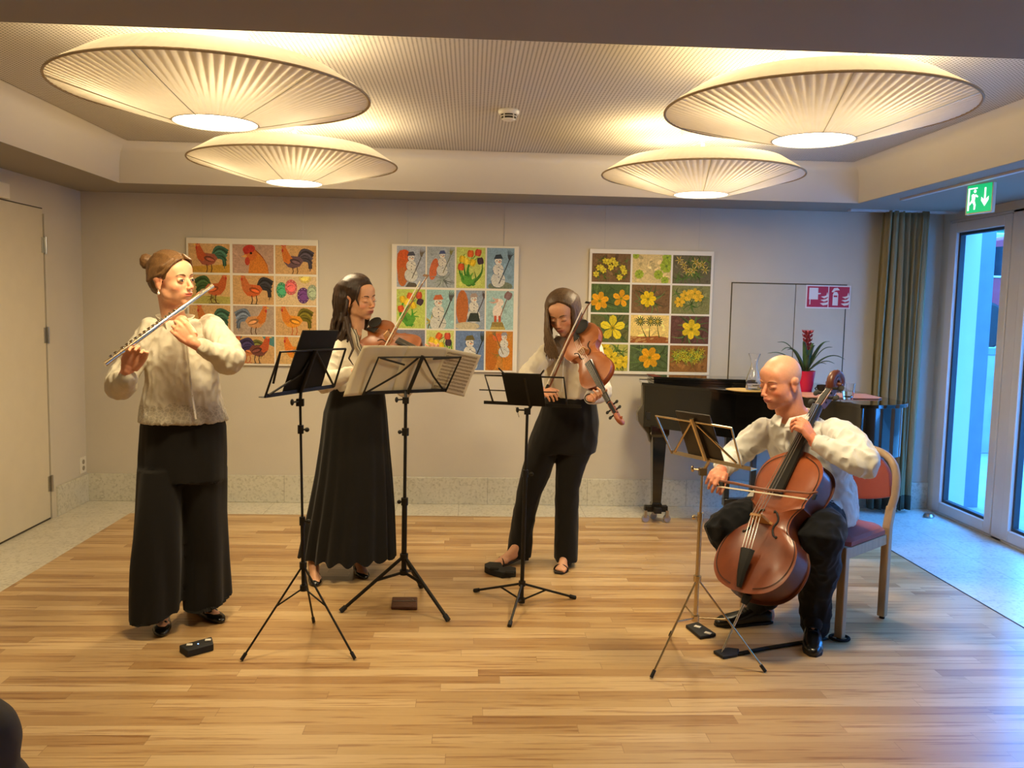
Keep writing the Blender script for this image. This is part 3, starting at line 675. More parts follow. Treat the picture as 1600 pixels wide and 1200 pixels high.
# --- rooster board
W1, H1 = .93, .905
mt1, b1 = board('', -2.03, 1.005, W1, H1, 3, 4, 0, 0, .003, 'white board of rooster pictures behind the flute player')
colx = [(.0168, .329), (.3495, .6617), (.6738, .986)]; rowy = [(.045, .271), (.288, .516), (.527, .756), (.768, .985)]
BG = [(206, 160, 112), (184, 150, 128), (214, 176, 118)]
spec = {
 (0, 0): lambda a: (a.poly([(0, 0), (a.w, 0), (a.w, a.h*.3), (0, a.h*.2)], (198, 150, 62)), rooster(a, .48*a.w, .48*a.h, .2, 0, (160, 90, 70), (70, 110, 90), (190, 90, 50))),
 (0, 1): lambda a: (a.poly([(.38*a.w, 0), (.42*a.w, .45*a.h), (.3*a.w, .55*a.h), (.34*a.w, .85*a.h), (.5*a.w, .86*a.h), (.72*a.w, .6*a.h), (.85*a.w, .3*a.h), (.88*a.w, 0)], (212, 128, 50)), a.arc(.5*a.w, .86*a.h, .88*a.w, 0, .12, .008, (150, 70, 30)), a.ell(.44*a.w, .66*a.h, .045, .045, 0, (206, 110, 50)), a.ell(.4*a.w, .84*a.h, .045, .03, .2, (190, 60, 50)), a.ell(.33*a.w, .78*a.h, .02, .025, .2, (186, 56, 46)), a.poly([(.34*a.w, .66*a.h), (.2*a.w, .58*a.h), (.35*a.w, .54*a.h)], (216, 160, 90)), a.ell(.36*a.w, .42*a.h, .018, .03, 0, (186, 66, 46)), a.ell(.45*a.w, .7*a.h, .009, .009, 0, (40, 30, 20), 8)),
 (0, 2): lambda a: rooster(a, .46*a.w, .44*a.h, .2, 0, (110, 84, 92), (84, 76, 88), (210, 120, 50)),
 (1, 0): lambda a: (a.poly([(0, 0), (a.w, 0), (a.w, a.h*.25), (0, a.h*.3)], (180, 170, 90)), blades(a, .6*a.w, .2*a.h, .06, 12, (130, 120, 60)), rooster(a, .62*a.w, .52*a.h, .2, 1, (196, 100, 56), (70, 96, 52), (190, 96, 50))),
 (1, 1): lambda a: rooster(a, .5*a.w, .5*a.h, .2, 0, (206, 100, 50), (60, 58, 62), (196, 110, 60), (40, 36, 36)),
 (1, 2): eggs,
 (2, 0): lambda a: rooster(a, .5*a.w, .45*a.h, .2, 0, (190, 120, 70), (70, 110, 90), (200, 120, 60)),
 (2, 1): lambda a: rooster(a, .52*a.w, .46*a.h, .2, 1, (206, 150, 100), (120, 134, 156), (206, 120, 50)),
 (2, 2): lambda a: rooster(a, .44*a.w, .5*a.h, .2, 0, (226, 150, 50), (120, 110, 36), (216, 130, 50), (190, 96, 50)),
 (3, 0): lambda a: rooster(a, .5*a.w, .45*a.h, .2, 0, (196, 120, 60), (80, 120, 110), (200, 110, 60)),
 (3, 1): lambda a: (a.poly([(0, a.h), (.22*a.w, a.h), (.08*a.w, .7*a.h), (0, .6*a.h)], (70, 110, 104)), a.poly([(.7*a.w, a.h), (a.w, a.h), (a.w, .62*a.h), (.85*a.w, .72*a.h)], (84, 134, 134)), rooster(a, .34*a.w, .48*a.h, .17, 0, (196, 120, 70), (120, 120, 60), (180, 130, 60), (180, 80, 50)), rooster(a, .6*a.w, .5*a.h, .19, 1, (120, 70, 60), (70, 60, 100), (190, 90, 50), (50, 50, 60))),
 (3, 2): lambda a: rooster(a, .5*a.w, .45*a.h, .2, 0, (216, 140, 50), (90, 80, 60), (226, 130, 50))}
for (r, c), fn in spec.items():
    xa, xb = colx[c][0]*W1, colx[c][1]*W1; ya, yb = (1-rowy[r][1])*H1, (1-rowy[r][0])*H1
    bgc = {(0, 1): (186, 152, 130), (2, 1): (178, 158, 140), (1, 2): (222, 196, 152)}.get((r, c), (212, 174, 116) if (r+c) % 2 else (208, 166, 112))
    a = Art(xb-xa, yb-ya, bgc, 22, .06, r*7+c); fn(a); a.build('picture_print', mt1 @ Matrix.Translation((xa, ya, 0)), b1)
# --- snow figures and tulips
W2, H2 = .915, .915
mt2, b2 = board('', -.575, .985, W2, H2, 4, 3, 0, 0, .003, 'white board of snow figures and tulips behind the sheet music')
colx = [(.04, .265), (.276, .495), (.508, .736), (.748, .965)]; rowy = [(.015, .335), (.352, .66), (.672, .985)]
def tul(a, seed):
    q = random.Random(seed)
    for i in range(9): a.arc(.5*a.w+q.uniform(-.03, .03), .02, q.uniform(.1, .95)*a.w, q.uniform(.35, .85)*a.h, q.uniform(-.3, .3), .022, (70, 136+q.randint(-20, 30), 50))
    for i in range(6): a.arc(.5*a.w, .04, q.uniform(.15, .9)*a.w, q.uniform(.2, .5)*a.h, q.uniform(-.4, .4), .03, (96, 160, 60))
    for (x, y, c) in ((.45, .86, (232, 110, 50)), (.2, .72, (238, 200, 50)), (.8, .68, (80, 60, 74)), (.55, .6, (240, 204, 50)), (.18, .5, (226, 100, 50)), (.75, .85, (214, 90, 60)), (.35, .66, (250, 220, 70))):
        tulip(a, (x+q.uniform(-.04, .04))*a.w, (y+q.uniform(-.04, .03))*a.h, .026, q.uniform(-.5, .5), c)
def bunny(a):
    a.poly([(.15*a.w, 0), (.25*a.w, .2*a.h), (.6*a.w, .2*a.h), (.72*a.w, 0)], (190, 170, 96))
    for i in range(8): a.stroke([((.2+.06*i)*a.w, .02), ((.24+.05*i)*a.w, .19*a.h)], .006, (110, 90, 50))
    a.ell(.42*a.w, .46*a.h, .036, .055, 0, (236, 224, 212)); a.ell(.5*a.w, .7*a.h, .028, .028, 0, (236, 222, 208)); a.arc(.42*a.w, .76*a.h, .1*a.w, .72*a.h, .2, .02, (214, 170, 150)); a.arc(.44*a.w, .78*a.h, .22*a.w, .84*a.h, .2, .016, (214, 170, 150))
    for x in (.34, .5): a.stroke([(x*a.w, .36*a.h), (x*a.w, .2*a.h)], .018, (196, 90, 60))
    a.stroke([(.5*a.w, .3*a.h), (.76*a.w, .8*a.h)], .006, (130, 90, 70)); tulip(a, .8*a.w, .88*a.h, .03, -.5, (150, 120, 120))
def fox(a, side, c2):
    a.ell(.22*a.w, .5*a.h, .05, .12, .1, (200, 100, 50)); a.ell(.26*a.w, .78*a.h, .04, .04, 0, (210, 96, 46)); a.ell(.2*a.w, .25*a.h, .035, .07, 0, (186, 110, 60))
    a.poly([(.3*a.w, 0), (.42*a.w, .12*a.h), (.65*a.w, .1*a.h), (.75*a.w, 0)], (96, 90, 80)); snowfig(a, .5*a.w, .5*a.h, .2, (90, 100, 120), c2, (80, 80, 90), side)
spec = {
 (0, 0): ((168, 176, 188), lambda a: fox(a, 1, (120, 110, 96))),
 (0, 1): ((166, 176, 182), lambda a: (a.ell(.25*a.w, .45*a.h, .03, .08, -.2, (206, 110, 70)), blades(a, .6*a.w, .2*a.h, .09, 18, (130, 140, 136), seed=4), snowfig(a, .55*a.w, .6*a.h, .17, (70, 90, 140), (130, 130, 80), (80, 90, 130)))),
 (0, 2): ((196, 206, 110), lambda a: tul(a, 5)),
 (0, 3): ((136, 166, 186), lambda a: (a.ell(.5*a.w, .06*a.h, .09, .035, 0, (120, 130, 110)), snowfig(a, .42*a.w, .44*a.h, .22, (60, 90, 140), (70, 76, 84), (60, 70, 80)))),
 (1, 0): ((190, 206, 104), lambda a: tul(a, 9)),
 (1, 1): ((158, 196, 196), lambda a: (blades(a, .15*a.w, .05, .1, 8, (150, 140, 70)), snowfig(a, .42*a.w, .4*a.h, .25, (90, 110, 120), (90, 90, 90), (200, 110, 70)))),
 (1, 2): ((150, 164, 182), lambda a: (a.ell(.22*a.w, .55*a.h, .045, .13, 0, (186, 110, 60)), a.ell(.4*a.w, .08*a.h, .09, .03, 0, (200, 190, 160)), snowfig(a, .62*a.w, .55*a.h, .2, (120, 120, 130), (90, 80, 80), (170, 150, 140)), a.poly([(.4*a.w, .2*a.h), (.5*a.w, .42*a.h), (.78*a.w, .42*a.h), (.85*a.w, .2*a.h)], (60, 66, 60)))),
 (1, 3): ((168, 202, 200), bunny),
 (2, 0): ((126, 130, 150), lambda a: (a.ell(.5*a.w, .7*a.h, .08, .05, .2, (196, 120, 70)), a.ell(.5*a.w, .4*a.h, .07, .06, 0, (150, 100, 70)))),
 (2, 1): ((206, 212, 130), lambda a: tul(a, 13)),
 (2, 2): ((110, 134, 176), lambda a: snowfig(a, .5*a.w, .42*a.h, .25, (60, 70, 90), (60, 70, 70), (110, 100, 60))),
 (2, 3): ((198, 134, 60), lambda a: (a.ell(.2*a.w, .45*a.h, .05, .14, 0, (186, 110, 40)), a.ell(.8*a.w, .4*a.h, .04, .12, 0, (206, 130, 46)), blades(a, .5*a.w, .4*a.h, .06, 9, (120, 110, 50), seed=3), a.ell(.45*a.w, .85*a.h, .04, .03, 0, (214, 110, 60)), snowfig(a, .68*a.w, .66*a.h, .17, (120, 120, 130), (130, 110, 70), (150, 150, 160), -1)))}
for (r, c), (bgc, fn) in spec.items():
    xa, xb = colx[c][0]*W2, colx[c][1]*W2; ya, yb = (1-rowy[r][1])*H2, (1-rowy[r][0])*H2
    a = Art(xb-xa, yb-ya, bgc, 34, .1, 50+r*7+c); fn(a); a.build('picture_print', mt2 @ Matrix.Translation((xa, ya, 0)), b2)
# --- yellow flowers
W3, H3 = .915, .91
mt3, b3 = board('', .855, .99, W3, H3, 3, 4, 0, 0, .001, 'white board of yellow flower pictures above the piano')
colx = [(.02, .33), (.345, .655), (.67, .98)]; rowy = [(.035, .262), (.277, .505), (.52, .745), (.76, .975)]
YL, YO = (236, 196, 40), (240, 172, 30); GR = (84, 104, 56); BR = (126, 96, 62)
def many(n, r, col, seed, narrow=.3, area_=(.1, .9, .15, .85), g=(84, 110, 50)):
    def f(a):
        q = random.Random(seed)
        for i in range(n*2): blades(a, q.uniform(*area_[:2])*a.w, q.uniform(*area_[2:])*a.h, r*1.6, 5, g, seed=i)
        for i in range(n):
            x = area_[0]+(area_[1]-area_[0])*((i*.618+seed*.3) % 1); y = area_[2]+(area_[3]-area_[2])*q.random()
            daff(a, x*a.w, y*a.h, r, col, 6, q.random(), narrow)
    return f
def palms(a):
    a.poly([(0, 0), (a.w, 0), (a.w, .2*a.h), (.7*a.w, .26*a.h), (.3*a.w, .22*a.h), (0, .24*a.h)], (160, 96, 50))
    for i in range(14): a.ell(a.r.uniform(0, 1)*a.w, a.r.uniform(.02, .2)*a.h, .016, .006, .3, (196, 150, 90), 8)
    for x, x2 in ((.25, .42), (.52, .5), (.7, .76)):
        a.arc(x2*a.w, .2*a.h, x*a.w, .75*a.h, .04, .008, (80, 90, 40))
        for k in range(12):
            t = 2*PI*k/12; a.stroke([(x*a.w+.008*math.cos(t), .78*a.h+.008*math.sin(t)), (x*a.w+.036*math.cos(t), .78*a.h+.036*math.sin(t))], .007, (60, 86, 44))
        daff(a, x*a.w, .78*a.h, .02, YL, 8, 0, .1)
def leafstars(a):
    for x, y, r in ((.18, .3, .035), (.68, .3, .036), (.88, .6, .05), (.85, .1, .03), (.08, .95, .025), (.9, .9, .04)): daff(a, x*a.w, y*a.h, r, (170, 190, 60), 9, .2, .3, (120, 150, 60))
one = lambda x, y, r, col, rot=.3, n=6: (lambda a: (blades(a, x*a.w, y*a.h, r*1.9, 22, GR, seed=int(r*1000)), daff(a, x*a.w, y*a.h, r, col, n, rot)))
spec = {(0, 0): (BR, many(12, .024, (232, 210, 60), 1)), (0, 1): ((220, 196, 134), leafstars), (0, 2): ((110, 102, 76), many(9, .036, (236, 206, 110), 2, .1)),
 (1, 0): (GR, lambda a: (one(.22, .4, .07, YO)(a), daff(a, .78*a.w, .5*a.h, .066, YO, 5, .2))), (1, 1): (BR, one(.43, .5, .062, (242, 204, 30), .1, 7)), (1, 2): ((134, 132, 82), many(5, .042, (240, 190, 50), 3, .3, (.12, .75, .25, .8))),
 (2, 0): ((104, 104, 62), one(.58, .52, .095, (236, 214, 50), .3, 5)), (2, 1): ((238, 208, 124), palms), (2, 2): ((104, 70, 60), one(.54, .52, .075, (242, 204, 40), .5)),
 (3, 0): ((180, 176, 90), many(6, .052, (236, 206, 50), 5)), (3, 1): ((88, 104, 64), one(.52, .52, .082, YO, .15)), (3, 2): ((150, 104, 54), many(14, .030, (236, 218, 60), 6, .1, (.12, .85, .4, .8), (130, 150, 60)))}
for (r, c), (bgc, fn) in spec.items():
    xa, xb = colx[c][0]*W3, colx[c][1]*W3; ya, yb = (1-rowy[r][1])*H3, (1-rowy[r][0])*H3
    a = Art(xb-xa, yb-ya, bgc, 34, .2, 90+r*7+c); fn(a); a.build('picture_print', mt3 @ Matrix.Translation((xa, ya, 0)), b3)

# ================================================================ grand piano in the rear right
ZL = .97
pc = FL(1003, 597.5, ZL); p1 = FL(1150, 611, ZL); p2 = FL(1330, 629.5, ZL); p3 = FL(1400, 633, ZL); p4 = FL(1427, 630.5, ZL)
ol = [(pc.x, pc.y), (p1.x, p1.y), ((p1.x+p2.x)/2+.03, (p1.y+p2.y)/2+.05), (p2.x, p2.y)]
cen = V((p4.x-.28, p4.y+.14))
for i in range(25):
    t = -PI*.60 + PI*.62*i/24; ol.append((p4.x-.27+.27*math.cos(t), p4.y+.10+.27*math.sin(t)*.8))
ol += [(p4.x, p4.y+.5), (p4.x-.02, 6.02), (p4.x-.1, 6.08), (1.6, 6.12), (pc.x+.04, 6.12)]
def inset(poly, d):
    n = len(poly); out = []
    for i in range(n):
        a, b, c = V(poly[i-1]+(0,)), V(poly[i]+(0,)), V(poly[(i+1) % n]+(0,)); u = (b-a).normalized(); v = (c-b).normalized()
        nrm = V((-(u.y+v.y), u.x+v.x, 0)); nrm = nrm.normalized() if nrm.length > 1e-6 else V((0, 0, 0)); out.append((b.x+nrm.x*d, b.y+nrm.y*d))
    return out
pn = thing('grand_piano', 'closed black grand piano in the rear right corner with a plant on its lid', 'piano', (1.9, 5.4, 0))
MB().prism(inset(ol, .025), .665, ZL-.022, Matrix.Identity(4)).obj('case', M['lacq'], pn, bevel=.006)
MB().prism(ol, ZL-.02, ZL, Matrix.Identity(4)).obj('lid', M['lacq'], pn, bevel=.006)
# cheek at the keyboard end
Yc = pc.y+.02
prof_px = [(1004, 599), (1004, 632), (1000, 638), (996, 644), (997, 658), (1004, 668), (1012, 678), (1016, 692), (1043, 694), (1043, 690), (1046, 640), (1046, 601)]
q = [P(x, y, Yc) for x, y in prof_px]
mt = basis(V((1, 0, 0)), V((0, 0, 1)), V((0, -1, 0)), V((0, Yc, 0)))
MB().prism([(p.x, p.z) for p in q], -.06, .005, mt).obj('key_arm', mat('black lacquer painted lit grey', srgb(74, 68, 56), .35, coat=.3), pn, bevel=.006, smooth=False)  # black lacquer made grey: the light on this face is in its colour
MB().box((pc.x+.14, 5.93, .74), (.22, .3, .06)).obj('key_bed', M['lacq'], pn, bevel=.005)
k = MB()
for (x, y, top) in ((P(1028, 700, 5.84).x, 5.84, .68),):
    pass
def pleg(x, y):
    k = MB(); r = lambda s, z: [V((x+a*s, y+b*s, z)) for a, b in ((-1, -1), (1, -1), (1, 1), (-1, 1))]
    k.loft([r(.062, .68), r(.062, .62), r(.050, .60), r(.047, .57), r(.030, .14), r(.036, .13), r(.036, .115)]); l = k.obj('leg', M['lacq'], pn, bevel=.003, smooth=False)
    k = MB(); k.box((x, y, .095), (.16, .05, .04)); k.box((x, y, .095), (.05, .16, .04)); k.obj('caster_frame', M['black'], l, bevel=.004)
    for dx, dy in ((-.075, -.02), (.075, -.02), (0, .075)):
        k = MB(); k.lathe([(0, -.009), (.026, -.009), (.029, -.004), (.029, .004), (.026, .009), (0, .009)], (x+dx, y+dy, .029), Matrix.Rotation(PI/2, 3, 'X') @ Matrix.Rotation(.3, 3, 'Y'), 20)
        k.box((x+dx, y+dy, .06), (.02, .03, .05)); k.obj('caster', M['steel'], l)
pleg(P(1028, 700, 5.80).x, 5.80); pleg(2.215, 4.98); pleg(2.5, 5.95)
a = P(1131, 745, 5.5); b = P(1178, 790, 5.5)
k = MB(); k.span((a.x, 5.47, .19), (b.x, 5.53, .24)); k.span((a.x, 5.46, .10), (b.x, 5.54, .16)); k.span((a.x+.0, 5.48, .24), (a.x+.035, 5.52, .67)); k.span((b.x-.035, 5.48, .24), (b.x, 5.52, .67)); k.obj('pedal_lyre', M['lacq'], pn, bevel=.004)
for i in range(3):
    k = MB(); k.box((a.x+.05+.05*i, 5.42, .13), (.022, .12, .01)); k.obj('pedal', mat('brass', srgb(190, 150, 70), .25, 1), pn, bevel=.003)
a = P(1016, 594, 5.98); b = P(1187, 604, 5.72)
k = MB(); k.prism([(a.x, 5.86), (b.x, 5.72), (b.x+.02, 6.05), (a.x, 6.08)], ZL+.002, ZL+.014, Matrix.Identity(4)); k.obj('folded_lid', M['lacq'], pn, smooth=False)
k = MB(); k.prism([(a.x, 5.87), (b.x-.02, 5.73), (b.x, 6.03), (a.x, 6.06)], ZL+.016, ZL+.036, Matrix.Identity(4)); k.obj('music_desk', M['lacq'], pn, bevel=.003, smooth=False)
k = MB(); k.prism([(a.x-.012, 5.87), (a.x+.05, 5.865), (a.x+.04, 6.05), (a.x-.012, 6.05)], ZL+.0365, ZL+.041, Matrix.Identity(4)); k.obj('hinge_felt', mat('red brown felt', srgb(110, 48, 34), .8), pn, smooth=False)
# things on the lid
def on_lid(x, y): p = FL(x, y, ZL); return p
p = on_lid(1162, 612); p.y += .04
o = MB().lathe([(0, 0), (.10, 0), (.125, .006), (.128, .008), (.10, .004), (0, .003)], (p.x+.03, p.y, ZL+.001)).obj('plate', mat('gold rimmed plate', srgb(214, 178, 96), .3)); tag(o, 'gilt edged plate on the piano lid under the carafe', 'plate')
cp = V((P(1177, 600, p.y+.03).x, p.y+.03, 0))
o = thing('carafe', 'empty clear glass carafe on the piano behind the cellist', 'carafe', (cp.x, cp.y, ZL+.010))
pr = [(0, 0), (.044, 0), (.048, .01), (.047, .05), (.038, .09), (.022, .135), (.019, .16), (.026, .195), (.039, .225)]
MB().lathe([(r, z) for r, z in pr]+[(r-.003, z+.004 if z < .01 else z) for r, z in pr[::-1][:-1]]+[(0, .006)], (cp.x, cp.y, ZL+.0115)).obj('vessel', M['glass'], o)
MB().lathe([(0, .008), (.0435, .008), (.0435, .03), (0, .03)], (cp.x, cp.y, ZL+.0115)).obj('water', M['glass'], o)
tb = on_lid(1315, 622)
k = MB(); tx, ty = tb.x, tb.y+.10
k.prism([(tx-.22, ty-.13), (tx+.20, ty-.15), (tx+.24, ty-.11), (tx+.25, ty+.12), (tx-.20, ty+.16), (tx-.25, ty+.10)], ZL+.001, ZL+.008, Matrix.Identity(4))
o = k.obj('tray', mat('pinkish wooden tray', srgb(196, 140, 118), .5), bevel=.002, smooth=False); tag(o, 'flat pinkish tray with drinking glasses on the piano', 'tray')
def tumbler(px, py, lab, h=.092, r=.036):
    p = FL(px, py, ZL+.008); o = thing('drinking_glass', lab, 'glass', (p.x, p.y, ZL+.009), 'tumblers on the tray')
    n = 10; k = MB()
    def ring(rr, z): return [V((p.x+rr*math.cos(2*PI*j/20)*(1 if j % 2 else .955), p.y+rr*math.sin(2*PI*j/20)*(1 if j % 2 else .955), ZL+.009+z)) for j in range(20)]
    k.loft([ring(r*.78, 0), ring(r*.84, .02), ring(r*.96, .06), ring(r, h), ring(r-.003, h), ring(r*.96-.003, .06), ring(r*.84-.003, .02), ring(r*.5, .012)])
    k.obj('vessel', M['glass'], o); MB().lathe([(0, .014), (r*.8, .014), (r*.9, .045), (0, .045)], (p.x, p.y, ZL+.009), seg=20).obj('water', M['glass'], o)
tumbler(1325, 624, 'glass tumbler of water at the right of the tray'); tumbler(1299, 621, 'glass tumbler just behind the cello scroll')
# bromeliad
pp = on_lid(1260, 616); pp.y += .12; pp.x = P(1258, 600, pp.y).x
o = thing('potted_plant', 'bromeliad with a red bloom in a raspberry pink pot on the piano', 'plant', (pp.x, pp.y, ZL))
k = MB(); k.lathe([(0, 0), (.042, 0), (.058, .13), (.060, .135), (.055, .135), (.052, .11), (0, .11)], (pp.x, pp.y, ZL+.001)); k.obj('pot', mat('raspberry pot', srgb(188, 24, 66), .3), o)
M['leafg'] = mat('dark strap leaf', srgb(58, 88, 58), .4, var=.25, vscale=20)
def strap(base, ang, reach, rise, droop, w, k=None):
    k = MB(); n = 14; L, R = [], []
    for i in range(n+1):
        t = i/n; rr = reach*t; z = rise*math.sin(min(1, t*1.15)*PI*.5) - droop*t**3
        c = base + V((math.cos(ang)*rr, math.sin(ang)*rr, z)); wd = w*(1-t)**.6*(.5+.9*min(1, t*4))/1.2; s = V((-math.sin(ang), math.cos(ang), 0))*wd
        L.append(c-s); R.append(c+s); 
    mid = [(l+r)/2-V((0, 0, (l-r).length*.22)) for l, r in zip(L, R)]
    vs = L+mid+R; m = n+1
    k._add(vs, [(i, i+1, m+i+1, m+i) for i in range(n)]+[(m+i, m+i+1, 2*m+i+1, 2*m+i) for i in range(n)])
    k.obj('leaf', M['leafg'], o, solid=.0015)
b = V((pp.x, pp.y, ZL+.12))
for i, (a, rc, rs, dr, wd) in enumerate([(3.0, .24, .14, .02, .016), (2.7, .18, .20, .01, .016), (3.3, .20, .09, .03, .015), (.1, .26, .14, .05, .016), (.45, .20, .20, .0, .016), (-.3, .15, .17, .0, .016), (-2.2, .1, .2, 0, .017),
    (-1.3, .08, .18, 0, .018), (1.4, .12, .2, 0, .016), (-2.7, .22, .19, .05, .015), (-.6, .17, .1, .03, .015), (2.1, .15, .16, .02, .016), (-1.8, .10, .12, 0, .018), (.9, .14, .2, .02, .016), (-3.0, .16, .12, .06, .014), (.0, .13, .08, .02, .014)]):
    strap(b, a, rc, rs, dr, wd)
k = MB(); k.tube([b, b+V((0, 0, .19))], [.014, .011]); k.obj('stem', M['leafg'], o)
k = MB()
for j in range(5):
    for i in range(9):
        a = 2*PI*i/9+j*.3; t = b+V((0, 0, .14+.025*j)); rr = .022+.004*j; e = t+V((math.cos(a)*rr, math.sin(a)*rr, .035)); s = V((-math.sin(a), math.cos(a), 0))*.009
        k._add([t-s*.6, t+s*.6, (t+e)/2+s*1.2+V((math.cos(a), math.sin(a), 0))*.01, e, (t+e)/2-s*1.2+V((math.cos(a), math.sin(a), 0))*.01], [(0, 1, 2, 3, 4)])
k.obj('bloom', mat('dusty red bract', srgb(176, 66, 74), .5, var=.15), o, solid=.001)
k = MB(); k.lathe([(0, 0), (.03, 0), (.035, .045), (.035, .05), (.031, .05), (.028, .006), (0, .006)], (pp.x+.10, pp.y-.03, ZL+.001)); k.tube([(pp.x+.065, pp.y-.03, ZL+.04), (pp.x+.05, pp.y-.035, ZL+.03), (pp.x+.065, pp.y-.035, ZL+.012)], .004)
o = k.obj('cup', M['black']); tag(o, 'small black cup beside the pink plant pot', 'cup')

# ================================================================ chair
M['beech'] = mat('lacquered beech', srgb(176, 146, 110), .4, var=.1, vscale=3, stretch=(14, 14, 1.5))
M['redup'] = mat('brick red upholstery', srgb(146, 62, 50), .75, var=.06, bump=.15, bscale=300, sheen=.2)
ch = V((1.695, 4.01, 0)); fw = V((-.77, -.64, 0)).normalized(); rt = V((fw.y, -fw.x, 0))   # rt: sitter's right
def CP(r, f, z): return ch + rt*r + fw*f + V((0, 0, z))
chair = thing('chair', 'beech framed chair with red upholstery under the seated cellist', 'chair', ch)
Wc, Dc = .245, .215
for sx in (-1, 1):
    MB().loft([[CP(sx*Wc+a*.019, Dc+b*.019, z) for a, b in ((-1, -1), (1, -1), (1, 1), (-1, 1))] for z in (.012, .43)]).obj('leg', M['beech'], chair, bevel=.005, smooth=False)
    MB().lathe([(0, 0), (.013, 0), (.013, .012), (0, .012)], CP(sx*Wc, Dc, 0)).obj('glide', M['rubber'], chair)
    MB().lathe([(0, 0), (.013, 0), (.013, .012), (0, .012)], CP(sx*Wc, -Dc, 0)).obj('glide', M['rubber'], chair)
    MB().loft([[CP(sx*Wc+a*.019, -Dc+b*.019-(.03*max(0, (z-.45)/.1)), z) for a, b in ((-1, -1), (1, -1), (1, 1), (-1, 1))] for z in (.012, .45, .55)]).obj('leg', M['beech'], chair, bevel=.005, smooth=False)
    MB().loft([[CP(sx*(Wc-.003)+a*.012, f, .395+b*.025) for a, b in ((-1, -1), (1, -1), (1, 1), (-1, 1))] for f in (-Dc, Dc)]).obj('seat_rail', M['beech'], chair, bevel=.003, smooth=False)
for f in (-Dc, Dc): MB().loft([[CP(r, f+a*.012, .395+b*.025) for a, b in ((-1, -1), (1, -1), (1, 1), (-1, 1))] for r in (-Wc, Wc)]).obj('seat_rail', M['beech'], chair, bevel=.003, smooth=False)
k = MB(); rings = []
for z, s in ((.418, .94), (.425, 1), (.445, 1), (.458, .95), (.462, .8)): rings.append([CP((Wc+.01)*s*max(-1, min(1, 1.25*math.cos(t))), (Dc+.015)*s*max(-1, min(1, 1.25*math.sin(t))), z) for t in [2*PI*i/40 for i in range(40)]])
k.loft(rings); k.obj('seat', M['redup'], chair)
# bent backrest hoop
pts = []
for i in range(33):
    t = PI*i/32; sx = -math.copysign(abs(math.cos(t))**.55, math.cos(t)); zz = .60+.205*abs(math.sin(t))**.6
    pts.append(CP(sx*(Wc+.012), -Dc-.03-.12*(zz-.55)-.035*(1-sx*sx), zz))
pts = [CP(-Wc, -Dc-.022, .53)]+pts+[CP(Wc, -Dc-.022, .53)]
k = MB(); k.tube(pts, .019, 10, flat=1.0); k.obj('back_frame', M['beech'], chair)
k = MB()
def bk(u, v):
    sx = 2*u-1; top = .60+.19*(max(0, 1-abs(sx)**3.4))**.5; bot = .545+.05*(abs(sx)**2); z = bot+(top-bot)*v
    return CP(sx*(Wc-.005), -Dc-.03-.12*(z-.55)-.04*(1-sx*sx), z)
k.grid(bk, 24, 12); k.obj('backrest', M['redup'], chair, solid=.024, bevel=.004)

